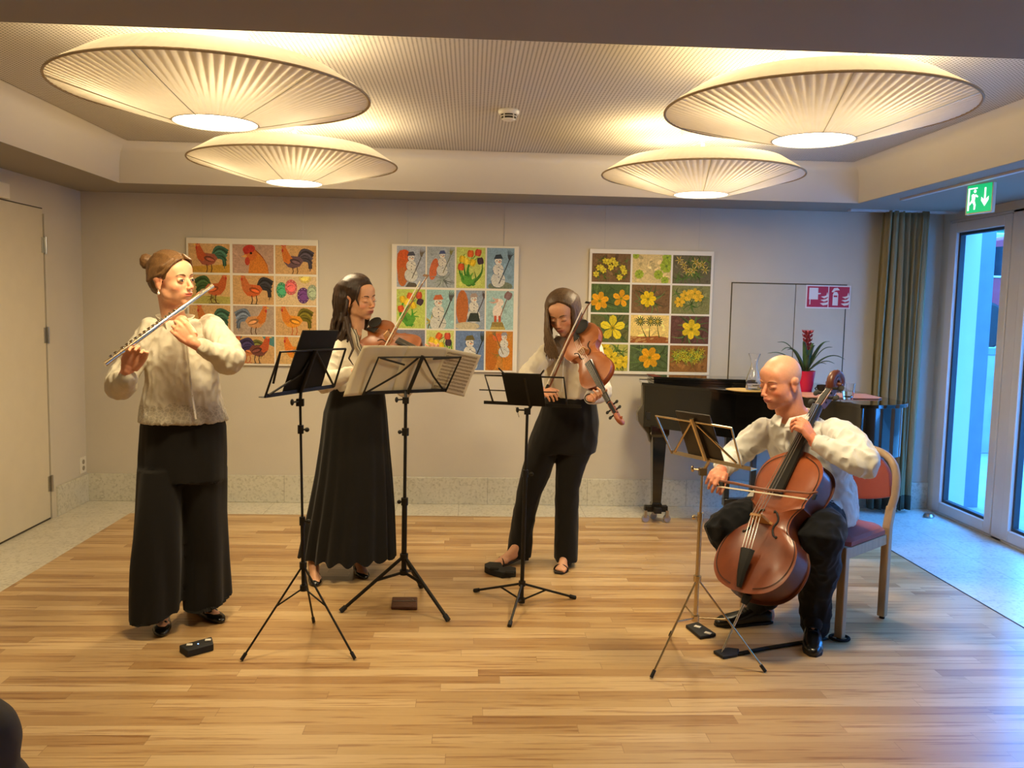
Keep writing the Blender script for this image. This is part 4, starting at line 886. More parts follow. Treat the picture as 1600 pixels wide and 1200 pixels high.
# ================================================================ music stands
def plane_of(mid, u, tilt, lean):
    u = u.normalized(); up = V((0, 0, math.cos(tilt)))+lean*math.sin(tilt); n = u.cross(up).normalized(); return mid, u, up.normalized(), n
def bars(k, pl, segs, r=.0045, flat=1.0, off=0.0):
    o, u, up, n = pl
    for s in segs:
        pts = [PP(x, y, o+n*off, n) for x, y in s]; k.tube(pts, r, 8)
def stand(label, base, feet, zh, zb, top, pl, segs, ledge, m, rl=.0055, rp=(.011, .008), low=False, collars=(), color='black', ledge_depth=.035, knob=V((.03, 0, 0)), post=None, crossbars=(), foot_r=1.0):
    t = thing('music_stand', label, 'music stand', base)
    zm = base.z + (top.z)*.45
    ax = lambda z: base.lerp(top, (z/top.z)) if top.z else base
    MB().tube([ax(.02 if low else zb-.01), ax(collars[0] if collars else zm)], rp[0], 14).obj('pole', m, t)
    MB().tube([ax(collars[0] if collars else zm), top], rp[1], 12).obj('inner_pole', m, t)
    for z in collars:
        c = ax(z); k = MB(); k.tube([c-V((0, 0, .018)), c+V((0, 0, .018))], rp[0]+.004, 14); k.obj('collar', m, t)
        k = MB(); k.tube([c, c+knob*.8], .004, 8); k.ell(c+knob, (.010, .010, .010)); k.obj('knob', m, t)
    h = ax(zh); hb = ax(zb)
    for z, nm in ((zh, 'hub'), (zb, 'hub')):
        c = ax(z); k = MB(); k.tube([c-V((0, 0, .012)), c+V((0, 0, .012))], rp[0]+.007, 14); k.obj(nm, m, t)
    for f in feet:
        f = V((f.x, f.y, .008)); src = h if not low else h
        l = MB().tube([src, f], rl, 8).obj('leg', m, t)
        d = (src-f).normalized(); MB().tube([f+d*.028, f-d*.004], rl*1.7*foot_r, 10).obj('rubber_foot', M['rubber'], l)
        q = src.lerp(f, .45); MB().tube([hb, q], rl*.8, 8).obj('brace', m, t)
    o, u, up, n = pl
    k = MB(); bars(k, pl, segs, .0048); k.obj('desk_frame', m, t)
    if crossbars: k = MB(); bars(k, pl, crossbars, .003, off=-.004); k.obj('page_holder', m, t)
    if post: k = MB(); bars(k, pl, [post], .010, off=.006); k.obj('desk_post', m, t)
    a = PP(*ledge[0], o, n); b = PP(*ledge[1], o, n); side = n if (n.y > 0 or abs(n.y) < .3) else -n
    e = (b-a).normalized(); k = MB(); sd = V((-e.y, e.x, 0)).normalized()
    if sd.dot(LED) < 0: sd = -sd
    k._add([a, b, b+sd*ledge_depth, a+sd*ledge_depth, a+V((0, 0, .003)), b+V((0, 0, .003)), b+sd*ledge_depth+V((0, 0, .003)), a+sd*ledge_depth+V((0, 0, .003))], [(0, 1, 2, 3), (4, 5, 6, 7), (0, 1, 5, 4), (1, 2, 6, 5), (2, 3, 7, 6), (3, 0, 4, 7)])
    k._add([a, b, b+V((0, 0, .016)), a+V((0, 0, .016)), a-sd*.003, b-sd*.003, b-sd*.003+V((0, 0, .016)), a-sd*.003+V((0, 0, .016))], [(0, 1, 2, 3), (4, 5, 6, 7), (0, 1, 5, 4), (1, 2, 6, 5), (2, 3, 7, 6), (3, 0, 4, 7)])
    k.obj('ledge', m, t)
    k = MB(); mid = (a+b)/2; k.tube([top, top.lerp(mid, .5)+V((0, 0, 0)), mid+V((0, 0, .01))], .007, 8); k.box(top-V((0, 0, .005)), (.03, .024, .03)); k.obj('tilt_head', m, t)
    k = MB(); k.tube([top-u*.012, top-u*.045], .004, 8); k.ell(top-u*.048, (.008, .008, .014)); k.obj('wing_nut', m, t)
    return t
# left stand (flute player's)
mid = V((0, 0, 0)); Ym = 3.62; m0 = P(467, 613, Ym); U1 = V((.51, .86, 0)); pl1 = plane_of(m0, U1, .36, V((.86, -.51, 0)))
feet = [FL(378, 1033), FL(554, 1031), FL(490, 973)]; base = (feet[0]+feet[1]+feet[2])/3; base.z = 0; Yp = base.y
top = P(469, 627, Yp); base.x = P(476, 860, Yp).x
LED = V((-.86, .51, 0))
stand('slim black music stand on the left holding a black folder', base, feet, .36, .26, top, pl1,
      [[(414, 621), (438, 550), (493, 547), (540, 545)], [(522, 604), (540, 545)], [(420, 617), (470, 585), (493, 547)], [(493, 547), (522, 604)], [(438, 550), (427, 599)]], [(414, 622), (521, 606)], M['black'], rl=.0045, rp=(.0085, .0055), collars=(.55, .94), knob=V((.028, -.01, 0)), post=[(470, 612), (493, 547)])
def sheet(name, px, pl, off, m, th=.004, parent=None, bevel=.0, curl=0.0, lab=None, cat=None):
    o, u, up, n = pl; q = [PP(x, y, o+n*off, n) for x, y in px]; k = MB()
    if curl: # bow the page
        def f(a, b):
            p = q[0].lerp(q[3], a).lerp(q[1].lerp(q[2], a), b) if False else (q[0].lerp(q[1], b)).lerp(q[3].lerp(q[2], b), a)
            return p + n*curl*math.sin(PI*a) + n*curl*.3*math.sin(PI*b)
        k.grid(f, 16, 8)
    else:
        k._add(q+[p+n*.0001 for p in q], [(0, 1, 2, 3)])
    ob = k.obj(name, m, parent, solid=th, bevel=bevel)
    if lab: tag(ob, lab, cat)
    return ob
sgn = lambda pl, d: 1 if pl[3].dot(d) > 0 else -1
s1 = sgn(pl1, LED)
sheet('music_folder', [(441, 614), (501, 606), (529, 516), (473, 516)], pl1, s1*.012, M['blackcard'], .008, lab='tall black folder standing on the slim left music stand', cat='folder', bevel=.003)
# centre stand (violinist's)
LED = V((-.5, .86, 0)); m0 = P(632, 614, 4.12); pl2 = plane_of(m0, V((.86, .5, 0)), .34, V((.5, -.86, 0)))
feet = [FL(533, 957), FL(700, 971), FL(658, 919)]; base = V((P(631, 890, 4.1).x, 4.1, 0)); top = P(634, 624, 4.10)
stand('sturdy black music stand carrying open sheet music', base, feet, .25, .17, top, pl2,
      [[(567, 617), (591.5, 558.5), (661, 558), (720.5, 557.7), (696, 612)], [(573, 613), (625, 583), (655, 558)], [(663, 560), (677, 588), (694, 611)], [(594, 559), (632, 570)], [(720, 558), (677, 561)]], [(567, 617), (696, 612)], M['black'], rl=.009, rp=(.013, .008), collars=(.52, .86), knob=V((-.026, -.01, 0)), post=[(637, 615), (661, 556)], foot_r=.8)
M['paper'] = shade_mat('sheet music paper', srgb(220, 208, 180), .3)
s2 = sgn(pl2, LED); o2, u2, up2, n2 = pl2
bk_ = thing('sheet_music', 'open booklet of sheet music spread on the centre music stand', 'sheet music', m0)
sheet('page', [(536, 620), (611, 614), (638, 540.5), (568, 540)], pl2, s2*.010, M['paper'], .0012, bk_, curl=s2*.012)
sheet('page', [(611, 614), (672, 611), (700, 543), (638, 540.5)], pl2, s2*.012, M['paper'], .0012, bk_, curl=s2*.010)
k = MB(); pt = lambda x, y, e=0: PP(x, y, o2+n2*(s2*.005), n2)
bk2 = thing('loose_music_sheet', 'printed music sheet with staves sticking out at the right of the centre stand', 'sheet music', m0)
q = [(672, 608), (725, 620), (752, 555), (698, 544)]
sheet('paper', q, pl2, s2*.016, M['paper'], .0008, bk2, curl=s2*.004)
k = MB(); o, u, up, n = pl2
Q = [PP(x, y, o+n*s2*.016, n) for x, y in q]
def SP(a, b, off): return (Q[0].lerp(Q[1], b)).lerp(Q[3].lerp(Q[2], b), a) + n*s2*.004*(math.sin(PI*a)+.3*math.sin(PI*b)) - n*s2*off
r_ = random.Random(3)
for j in range(11):
    a = .08+.84*j/10.5
    for l in range(5):
        aa = a+.009*l
        for b in range(14): k._add([SP(aa, .07+.062*b, .0007), SP(aa, .07+.062*(b+1), .0007), SP(aa+.0035, .07+.062*(b+1), .0007), SP(aa+.0035, .07+.062*b, .0007)], [(0, 1, 2, 3)])
    for b in range(26):
        bb = .08+.033*b; y = a+r_.uniform(0, .036)
        k._add([SP(y, bb, .0009), SP(y, bb+.016, .0009), SP(y+.010, bb+.016, .0009), SP(y+.010, bb, .0009)], [(0, 1, 2, 3)]); k._add([SP(y, bb, .0009), SP(y, bb+.004, .0009), SP(y+.03, bb+.004, .0009), SP(y+.03, bb, .0009)], [(0, 1, 2, 3)])
k.obj('notes', mat('printing ink', srgb(120, 96, 66), .8), bk2, smooth=False)['kind'] = 'stuff'
# third stand
LED = V((0, 1, 0)); m0 = P(829, 634, 4.12); pl3 = plane_of(m0, V((.985, -.17, 0)), .42, V((-.17, -.985, 0)))
feet = [FL(742, 925), FL(898, 936), FL(796, 980)]; base = V((P(815, 930, 4.12).x, 4.12, 0)); top = P(824, 641, 4.12)
stand('low footed black music stand in front of the viola player', base, feet, .11, .025, top, pl3,
      [[(770, 627), (757.6, 586.5), (820, 588), (881, 590), (886, 633)]], [(756, 631), (908, 638)], M['black'], rl=.006, rp=(.010, .007), low=True, collars=(.66,), crossbars=[[(749, 609), (800, 611), (870, 613)]], knob=V((.03, -.01, 0)), post=[(828, 634), (820, 590)])
s3 = sgn(pl3, V((0, 1, 0)))
fo = thing('music_folder', 'black folder with two metal clips on the viola player stand', 'folder', m0)
sheet('cover', [(794, 632), (853, 635), (845.5, 584.5), (783.5, 582.5)], pl3, s3*-.010, M['blackcard'], .008, fo, bevel=.002)
k = MB(); bars(k, pl3, [[(789, 585), (779, 575)], [(843, 588), (850, 578)]], .004, off=-s3*.012); k.obj('clip', M['black'], fo)
k = MB(); k.tube([P(806, 636, 4.10), P(809, 645, 4.09), P(811, 652, 4.09)], .0012, 6); o = k.obj('ribbon', M['black'], fo)
# silver stand
LED = V((.73, .68, 0)); m0 = P(1110, 722, 3.42); pl4 = plane_of(m0, V((.68, -.73, 0)), .40, V((-.73, -.68, 0)))
feet = [FL(1018, 1060), FL(1195, 1051), FL(1047, 995)]; base = V((P(1086, 960, 3.44).x, 3.44, 0)); top = P(1098, 735, 3.44)
M['brass'] = mat('champagne nickel', srgb(206, 186, 150), .25, 1, var=.03)
stand('silver folding music stand in front of the cellist', base, feet, .36, .19, top, pl4,
      [[(1050, 708), (1025, 650), (1081, 659), (1143, 669), (1158, 729)], [(1054, 706), (1080, 660)], [(1086, 661), (1151, 724)]], [(1048.7, 708.7), (1174, 736)], M['brass'], rl=.0042, rp=(.009, .006), collars=(.62,), knob=V((-.028, -.006, 0)), post=[(1080.7, 654), (1103, 719)], ledge_depth=.05)
s4 = sgn(pl4, LED)
tb_ = thing('tablet', 'dark tablet computer leaning on the silver music stand', 'tablet', m0)
sheet('back_cover', [(1077, 713), (1133, 725), (1109, 649), (1055, 641)], pl4, s4*.012, mat('smoky tablet case', srgb(58, 50, 42), .4), .008, tb_, bevel=.004)
sheet('screen', [(1079, 710), (1131, 721), (1108, 652), (1057, 645)], pl4, s4*.0175, mat('dark glass', srgb(14, 14, 16), .1), .001, tb_)

# ================================================================ small things on the floor
def floor_box(name, px, h, m, lab, cat, bev=.004, parts=None):
    q = [FL(x, y) for x, y in px]; o = thing(name, lab, cat, q[0]) if parts else None
    k = MB(); k.prism([(p.x, p.y) for p in q], .001, h, Matrix.Identity(4)); b = k.obj('housing' if parts else name, m, o, bevel=bev, smooth=False)
    if not parts: tag(b, lab, cat)
    return o, q
o, q = floor_box('foot_pedal', [(280, 1019), (293, 1028), (334, 1017), (331, 1005)], .03, M['rubber'], 'black page turning foot pedal with pale buttons beside the flute player', 'pedal', parts=1)
c = sum(q, V((0, 0, 0)))/4; e = (q[2]-q[1]).normalized()
for s in (-1, 1):
    k = MB(); k.box(c+e*s*.04+V((0, .008, .034)), (.024, .018, .006), Matrix.Rotation(.2, 3, 'Z')); k.obj('button', M['plastic'], o, bevel=.002)
k = MB(); k.ell(c+V((0, 0, .031)), (.003, .003, .002)); k.obj('status_light', emis('blue indicator', (.2, .4, 1, 1), 2), o)
o, q = floor_box('wallet', [(611, 953), (652, 954), (652, 937), (613, 937)], .016, mat('brown leather', srgb(84, 46, 24), .5, bump=.2), 'brown leather pouch lying under the centre stand', 'pouch', .005, parts=1)
k = MB(); k.tube([FL(614, 939, .018), FL(651, 939, .018)], .0018, 6); k.ell(FL(645, 937, .018), (.005, .003, .003)); k.obj('zip', M['steel'], o)
o, q = floor_box('foot_pedal', [(757, 895), (766, 899), (784, 904), (806, 902), (806, 896), (798, 894), (786, 895), (783, 888), (764, 887), (757, 890)], .035, M['rubber'], 'dark winged foot pedal under the raised sandal of the viola player', 'pedal', parts=1)
k = MB()
for a in ((772, 889), (796, 895)): p = FL(*a, .036); k.box(p, (.05, .03, .008), Matrix.Rotation(-.2, 3, 'Z'))
k.obj('treadle', M['blackcard'], o, bevel=.003)
o, q = floor_box('foot_pedal', [(1071, 981), (1094, 1000), (1119, 995), (1090, 976)], .016, M['rubber'], 'flat black foot pedal below the silver music stand', 'pedal', parts=1)
k = MB()
for a in ((1090, 979), (1106, 989)): k.box(FL(*a, .018), (.03, .02, .004), Matrix.Rotation(-.7, 3, 'Z'))
k.obj('button', M['plastic'], o, bevel=.001)
o, q = floor_box('endpin_anchor', [(1114, 1021), (1130, 1031), (1152, 1027), (1155, 1018), (1136, 1016)], .014, M['rubber'], 'black cello endpin anchor with a strap looped round the chair leg', 'endpin anchor', parts=1)
k = MB(); pts = [FL(1150, 1022, .006), FL(1200, 1012, .006), FL(1250, 1004, .006), FL(1292, 997, .006)]
for i in range(3):
    a, b = pts[i], pts[i+1]; d = (b-a).normalized(); s = V((-d.y, d.x, 0))*.014; k._add([a-s, b-s, b+s, a+s], [(0, 1, 2, 3)])
k.obj('strap', M['blackcard'], o, solid=.003)
lg = FL(1308, 998); k = MB(); lc = CP(-Wc, Dc, 0) if (CP(-Wc, Dc, 0)-lg).length < (CP(Wc, Dc, 0)-lg).length else CP(Wc, Dc, 0)
k.tube([V((lc.x+.042*math.cos(t), lc.y+.036*math.sin(t), .01)) for t in [2*PI*i/24 for i in range(25)]], .007, 8); k.obj('strap_loop', M['blackcard'], o)

# dark coat slumped at the front left, only its edge in view
k = MB(); c0 = P(-52, 1230, 1.75); c0.z = 0
for z, r in ((.12, .17), (.26, .17), (.40, .155), (.52, .11), (.60, .06)): k.ell(c0+V((-.01, 0, z)), (r, r, .12))
k.ell(c0+V((0, 0, .04)), (.19, .19, .04))
o = link('coat', sculpt(k, .012, 3, lambda co, nr: co + nr*np.array([noise.noise(V(p)*9)*.02 for p in co])[:, None]), mat('dark brown coat cloth', srgb(44, 32, 24), .8, var=.3, vscale=14)); tag(o, 'dark brown coat heaped at the bottom left corner, only its edge visible', 'coat')
# ================================================================ people: helpers
M['skin'] = vcol('skin', .48, .35, .05, 120, sss=.12); M['skin2'] = M['skin']
def cloth(name, col, rough=.85, var=.05, bump=.1, bs=220, tr=0.0, sheen=.1):
    k = NT(name); b = k.b; b.inputs['Roughness'].default_value = rough; b.inputs['Sheen Weight'].default_value = sheen; b.inputs['Specular IOR Level'].default_value = .25
    co = k.coords(); lo = tuple(c*(1-var) for c in col[:3])+(1,); hi = tuple(min(1, c*(1+var)) for c in col[:3])+(1,)
    k.l(k.ramp(k.noise(co, 9), [(.3, lo), (.7, hi)]), b.inputs['Base Color']); k.bump(k.noise(co, bs, 2), bump, .003)
    if tr:
        t = k.t.nodes.new('ShaderNodeBsdfTranslucent'); t.inputs[0].default_value = col; mx = k.t.nodes.new('ShaderNodeMixShader'); mx.inputs[0].default_value = tr
        k.l(b.outputs[0], mx.inputs[1]); k.l(t.outputs[0], mx.inputs[2]); k.l(mx.outputs[0], k.out.inputs[0])
    return k.m
def hairmat(name, c1, c2):
    k = NT(name); co = k.mapping(k.coords(), (1, 1, .12)); f = k.noise(co, 240, 4, .6)
    k.l(k.ramp(f, [(.3, c1), (.7, c2)]), k.b.inputs['Base Color']); k.b.inputs['Roughness'].default_value = .42; k.b.inputs['Specular IOR Level'].default_value = .35
    k.bump(f, .35, .004); return k.m
def lace_mat():
    k = NT('sheer cream blouse with lace hem'); b = k.b; b.inputs['Roughness'].default_value = .85; b.inputs['Specular IOR Level'].default_value = .2
    co = k.coords(); s = k.t.nodes.new('ShaderNodeSeparateXYZ'); k.l(co, s.inputs[0])
    v = k.n('ShaderNodeTexVoronoi', _feature='DISTANCE_TO_EDGE'); v.inputs['Scale'].default_value = 62; k.l(co, v.inputs['Vector'])
    hole = k.math('GREATER_THAN', v.outputs[0], .10)
    band = k.math('MULTIPLY', k.math('LESS_THAN', k.math('ADD', s.outputs[2], k.math('MULTIPLY', k.noise(co, 9), .10)), 1.06), hole)
    base = k.ramp(k.noise(k.mapping(co, (1, 1, .5)), 14, 4), [(.3, srgb(206, 196, 172)), (.7, srgb(230, 222, 202))])
    k.l(k.mix(k.math('MULTIPLY', band, .42), base, srgb(146, 136, 112)), b.inputs['Base Color'])
    k.bump(k.noise(co, 60, 3), .25, .004)
    t = k.t.nodes.new('ShaderNodeBsdfTranslucent'); t.inputs[0].default_value = srgb(226, 214, 190); mx = k.t.nodes.new('ShaderNodeMixShader'); mx.inputs[0].default_value = .2
    k.l(b.outputs[0], mx.inputs[1]); k.l(t.outputs[0], mx.inputs[2]); k.l(mx.outputs[0], k.out.inputs[0]); return k.m
M['lace'] = lace_mat()
M['blouse'] = cloth('cream blouse', srgb(222, 212, 192), tr=.1); M['shirt'] = cloth('white shirt', srgb(226, 224, 218), tr=.06)
M['blkcloth'] = cloth('black trouser cloth', srgb(26, 23, 19), .9, bump=.05); M['navycloth'] = cloth('dark trousers', srgb(20, 21, 24), .9, bump=.05)
M['shoe'] = mat('black shoe leather', srgb(20, 18, 16), .25, spec=.6); M['suede'] = mat('dark suede', srgb(34, 26, 20), .7)
M['eyew'] = mat('eye white', srgb(206, 196, 184), .25); M['iris'] = mat('dark iris', srgb(44, 34, 26), .15); M['lash'] = mat('lashes', srgb(40, 26, 18), .7)
M['pearl'] = mat('pearl', srgb(236, 228, 210), .2); M['gold'] = mat('gold', srgb(214, 170, 90), .25, 1)
H_AUB = hairmat('auburn hair', srgb(78, 54, 30), srgb(118, 84, 50)); H_DK = hairmat('dark brown hair', srgb(38, 26, 18), srgb(66, 46, 32)); H_BR = hairmat('brown hair', srgb(58, 42, 28), srgb(112, 86, 60))

def head_frame(px, py, Y, fwd, up, s=1.0):
    y = V(fwd).normalized(); x = y.cross(V(up)).normalized(); z = x.cross(y)
    return basis(x*s, y*s, z*s, P(px, py, Y))
def head_base(mb, Hm, jaw=1.0):
    R = Hm.to_3x3(); E = lambda c, r: mb.ell(Hm @ V(c), r, R, 24, 16)
    E((0, -.014, .035), (.075, .094, .083)); E((0, .020, .030), (.066, .066, .072)); E((0, .030, -.02), (.060*jaw, .055, .082)); E((0, .026, -.062), (.050*jaw, .052, .040)); E((0, .062, -.090), (.022*jaw, .019, .017))
    E((0, .050, .045), (.058, .034, .045))
    for s in (-1, 1): E((s*.034, .050, -.026), (.026, .026, .026)); E((s*.045*jaw, .01, -.058), (.016, .030, .028)); E((s*.022, .070, .022), (.026, .014, .012))
    E((0, .066, -.055), (.034, .026, .028)); return mb
def head_feat(mb, Hm, closed=True, nose=1.0):
    R = Hm.to_3x3(); E = lambda c, r: mb.ell(Hm @ V(c), r, R, 16, 12)
    for s in (-1, 1):
        E((s*.0095, .094*nose+.002, -.031), (.0070, .009, .0062)); E((s*.075, -.009, -.005), (.007, .019, .032)); E((s*.081, -.015, .010), (.0060, .016, .017)); E((s*.076, -.004, -.030), (.0055, .009, .010))
        E((s*.031, .0725, .003), (.0150, .0105, .0095 if closed else .0125))
    mb.tube([Hm @ V((0, .072, .022)), Hm @ V((0, .084*nose, .002)), Hm @ V((0, .098*nose, -.020))], [.0085, .0078, .0088], 10)
    E((0, .1005*nose, -.0262), (.0105, .0095, .0085)); E((0, .0875, -.0525), (.022, .0085, .0046)); E((0, .0860, -.0622), (.018, .0085, .0058)); return mb
def sculpt_body(mb, fe, Hm, closed=True):
    me0 = sculpt(mb, .0055, 9); m2 = MB(); m2.bm.from_mesh(me0); fm = fe.mesh('f'); m2.bm.from_mesh(fm); bpy.data.meshes.remove(fm); bpy.data.meshes.remove(me0)
    return sculpt(m2, .0032, 2, head_post(Hm, closed))
def head_post(Hm, closed=True):
    Hi = np.array(Hm.inverted())
    ax = [np.array((Hm.to_3x3() @ V(e)).normalized()) for e in ((1, 0, 0), (0, 1, 0), (0, 0, 1))]
    def f(co, nr):
        l = co @ Hi[:3, :3].T + Hi[:3, 3]; out = co.copy()
        def dent(c, sg, vec):
            d = np.exp(-(((l-np.array(c))/np.array(sg))**2).sum(1)); out[:] += d[:, None]*(vec[0]*ax[0]+vec[1]*ax[1]+vec[2]*ax[2])
        for s in (-1, 1):
            dent((s*.030, .086, .013), (.017, .02, .006), (0, -.004, 0)); dent((s*.031, .086, -.011), (.016, .02, .005), (0, -.003, 0))
            dent((s*.017, .086, .004), (.006, .02, .009), (0, -.004, 0)); dent((s*.021, .094, -.036), (.006, .02, .009), (0, -.002, 0)); dent((s*.078, .0, -.004), (.01, .008, .012), (-s*.006, 0, 0))
        dent((0, .1, -.0575), (.022, .02, .0018), (0, -.004, 0)); dent((0, .09, -.076), (.018, .02, .006), (0, -.004, 0))
        return out
    return f
def head_colors(me, Hm, skin, lip, hands=(), blush=.5, scalp=None, beard=None):
    n = len(me.vertices); co = np.empty(n*3, np.float32); me.vertices.foreach_get('co', co); co = co.reshape(-1, 3)
    Hi = np.array(Hm.inverted()); l = co @ Hi[:3, :3].T + Hi[:3, 3]
    c = np.tile(np.array(srgb(*skin)[:3]), (n, 1)); g = lambda cc, sg: np.exp(-(((l-np.array(cc))/np.array(sg))**2).sum(1))[:, None]
    red = np.array(srgb(min(255, skin[0]), skin[1]*.74, skin[2]*.72)[:3])
    for s in (-1, 1): c = c+(red-c)*np.minimum(1, g((s*.042, .07, -.028), (.018, .03, .014)))*blush; c = c+(red-c)*g((s*.079, -.008, 0), (.02, .02, .03))*.5
    c = c+(red-c)*g((0, .104, -.028), (.011, .014, .011))*.4
    if beard is not None: c = c+(np.array(srgb(*beard)[:3])-c)*np.minimum(1, g((0, .06, -.085), (.06, .06, .03)))*.45
    if scalp is not None:
        m = 1/(1+np.exp(-((l[:, 2]-.04)*40 - (l[:, 1]-.02)*60)))*(l[:, 2] > -.06)*(np.abs(l).max(1) < .14); c = c+(np.array(srgb(*scalp)[:3])-c)*(m[:, None]*.5)
    lp = np.exp(-((l[:, 0]/.023)**4+((l[:, 2]+.0575)/.0098)**4))*(l[:, 1] > .075)*(l[:, 1] < .12); c = c+(np.array(srgb(*lip)[:3])-c)*lp[:, None]
    for h in hands:
        d = np.exp(-(((co-np.array(h))/.09)**2).sum(1))[:, None]; c = c+(red-c)*d*.35
    set_col(me, c)
def face_parts(Hm, body, brow_m, closed=True, gaze=0.0):
    for s in (-1, 1):
        k = MB(); pts = [(s*.013, .0835, .0225), (s*.025, .0835, .0275), (s*.037, .0775, .0275), (s*.049, .066, .0215)]
        k.tube([Hm @ V(p) for p in pts], [.0022, .003, .0027, .001], 6); k.obj('eyebrow', brow_m, body)
        if closed:
            k = MB(); k.tube([Hm @ V((s*(.031+.0145*math.sin(a)), .0795+.0060*math.cos(a), -.0035-.002*math.cos(a))) for a in [-1.2+2.4*i/8 for i in range(9)]], .0012, 6); k.obj('eyelashes', M['lash'], body)
        else:
            k = MB(); k.ell(Hm @ V((s*.031, .0760, .002)), (.0120, .0105, .0055), Hm.to_3x3()); k.obj('eyeball', M['eyew'], body)
            k = MB(); k.ell(Hm @ V((s*.031+gaze, .0852, .002)), (.0050, .0022, .0052), Hm.to_3x3()); k.obj('iris', M['iris'], body)
            k = MB(); k.tube([Hm @ V((s*(.031+.0145*math.sin(a)), .0785+.008*math.cos(a), .002+.0060*math.cos(a))) for a in [-1.3+2.6*i/8 for i in range(9)]], .0014, 6); k.obj('eyelashes', M['lash'], body)
def hand(mb, wrist, d, n, side, curls, s=1.0, thumb=(.6, .7, .35), tcurl=.35, spread=.06):
    d = V(d).normalized(); n = (V(n)-d*V(n).dot(d)).normalized(); t = d.cross(n) if side == 'R' else n.cross(d); w = V(wrist)
    kn = [.030, .010, -.010, -.028]; R = Matrix((d, t, n)).transposed()
    mb.ell(w+d*.050*s+n*.002, (.048*s, .038*s, .0145*s), R); mb.ell(w+d*.012*s, (.030*s, .027*s, .019*s), R)
    for i, y in enumerate(kn):
        k0 = w+d*(.086-.006*abs(i-1))*s+t*y*s
        mb.tube([w+d*.015*s+t*y*.6*s, k0], [.0125*s, .0105*s], 10)
        L = (.070, .078, .073, .058)[i]*s; c = curls[i]; ang = 0; p = k0; dd = (d+t*spread*(1.5-i)).normalized(); rr = (.0092, .0094, .0090, .0082)[i]*s; pts = [p]; rad = [rr*1.08]
        for f, a in zip((.46, .30, .24), c):
            ang += a; v = dd*math.cos(ang)+n*math.sin(ang); p = p+v*L*f; pts.append(p); rad.append(rr*(1-.10*len(pts)+.08))
        mb.ell(k0, (rr*1.12,)*3); mb.tube(pts, rad, 10); mb.ell(pts[-1], (rad[-1],)*3)
        for q, r_ in zip(pts[1:-1], rad[1:-1]): mb.ell(q, (r_*1.07,)*3)
    b = w+d*.020*s+t*.024*s; v = (d*thumb[0]+t*thumb[1]+n*thumb[2]).normalized(); p1 = b+v*.042*s; v2 = (v+(d*.6+n*.5-t*.3)*tcurl).normalized(); p2 = p1+v2*.032*s; v3 = (v2+(d*.5+n*.4-t*.4)*tcurl).normalized(); p3 = p2+v3*.025*s
    mb.tube([b, p1, p2, p3], [.016*s, .0125*s, .0108*s, .0085*s], 10); mb.ell(p3, (.0086*s,)*3); mb.ell(p2, (.0110*s,)*3)
    return w+d*.05
def ering(c, w, d, yaw, n=28, e=2.3, tilt=V((0, 0, 0))):
    X = V((math.cos(yaw), math.sin(yaw), 0)); Yv = V((-math.sin(yaw), math.cos(yaw), 0)); out = []
    for i in range(n):
        a = 2*PI*i/n; ca, sa = math.cos(a), math.sin(a); f = (abs(ca)**e+abs(sa)**e)**(-1/e)
        out.append(c+X*(w*ca*f)+Yv*(d*sa*f)+V((0, 0, tilt.x*ca*f+tilt.y*sa*f)))
    return out
def pxring(L, R, py, Y, dh, yaw=0.0, e=2.3, n=28, tilt=V((0, 0, 0))):
    a, b = P(L, py, Y), P(R, py, Y); return ering((a+b)/2, (b-a).length/2, dh, yaw, n, e, tilt)
def wrinkle(amp, f1, f2=None, zs=1.0, ridge=0.0, seed=0.0, mask=None):
    def f(co, nr):
        out = co.copy(); nz = noise.noise
        for i in range(len(co)):
            p = co[i]; a = nz(V((p[0]*f1+seed, p[1]*f1, p[2]*f1*zs)))
            v = a*amp
            if ridge: b = 1-abs(nz(V((p[0]*(f2 or f1*2)+seed+5, p[1]*(f2 or f1*2), p[2]*(f2 or f1*2)*zs))))*2; v += b*ridge
            if mask: v *= mask(p)
            out[i] += nr[i]*v
        return out
    return f
def garment(name, mb, m, parent, voxel=.007, it=3, post=None):
    me = sculpt(mb, voxel, it, post); return link(name, me, m, parent)
def locks(mb, Hm, side, n, length, wave, r, y0=(-.07, .06), seed=1, out=.088, back=-.025, hang=V((0, 0, -1)), part=0.0, fwd_in=0.0, zs=.122, comp=.35):
    q = random.Random(seed)
    for i in range(n):
        u = (i+.5)/n; y = y0[0]+(y0[1]-y0[0])*u; s = side
        loc = []
        for th in (0.03, .3, .6, .9, 1.2, 1.5):
            f = math.sqrt(max(.05, 1-((y+.024)/.105)**2)); sw = y*(1-comp*(th/1.5))+back*(th/1.5)**2
            loc.append((s*(out+.000)*math.sin(th)*(f if th < 1 else .5+.5*f)+part, sw, .042+(zs-.034)*math.cos(th)*f))
        pts = [Hm @ V(p) for p in loc]; side_v = (Hm.to_3x3() @ V((s, 0, 0))).normalized(); fv = (Hm.to_3x3() @ V((0, 1, 0))).normalized()
        Ln = length*q.uniform(.82, 1.06); ph = q.uniform(0, 6.28); b = pts[-1]; m = 12
        for j in range(1, m+1):
            t = j/m; pts.append(b+hang*(Ln*t)+side_v*(wave*math.sin(ph+t*9)*t**.5+q.uniform(-.002, .002)-.02*t)+fv*(wave*math.cos(ph+t*8)*t**.5+fwd_in*t))
        mb.tube(pts, [r*.9]*6+[r*(1-.55*(j/m)**2) for j in range(1, m+1)], 7)
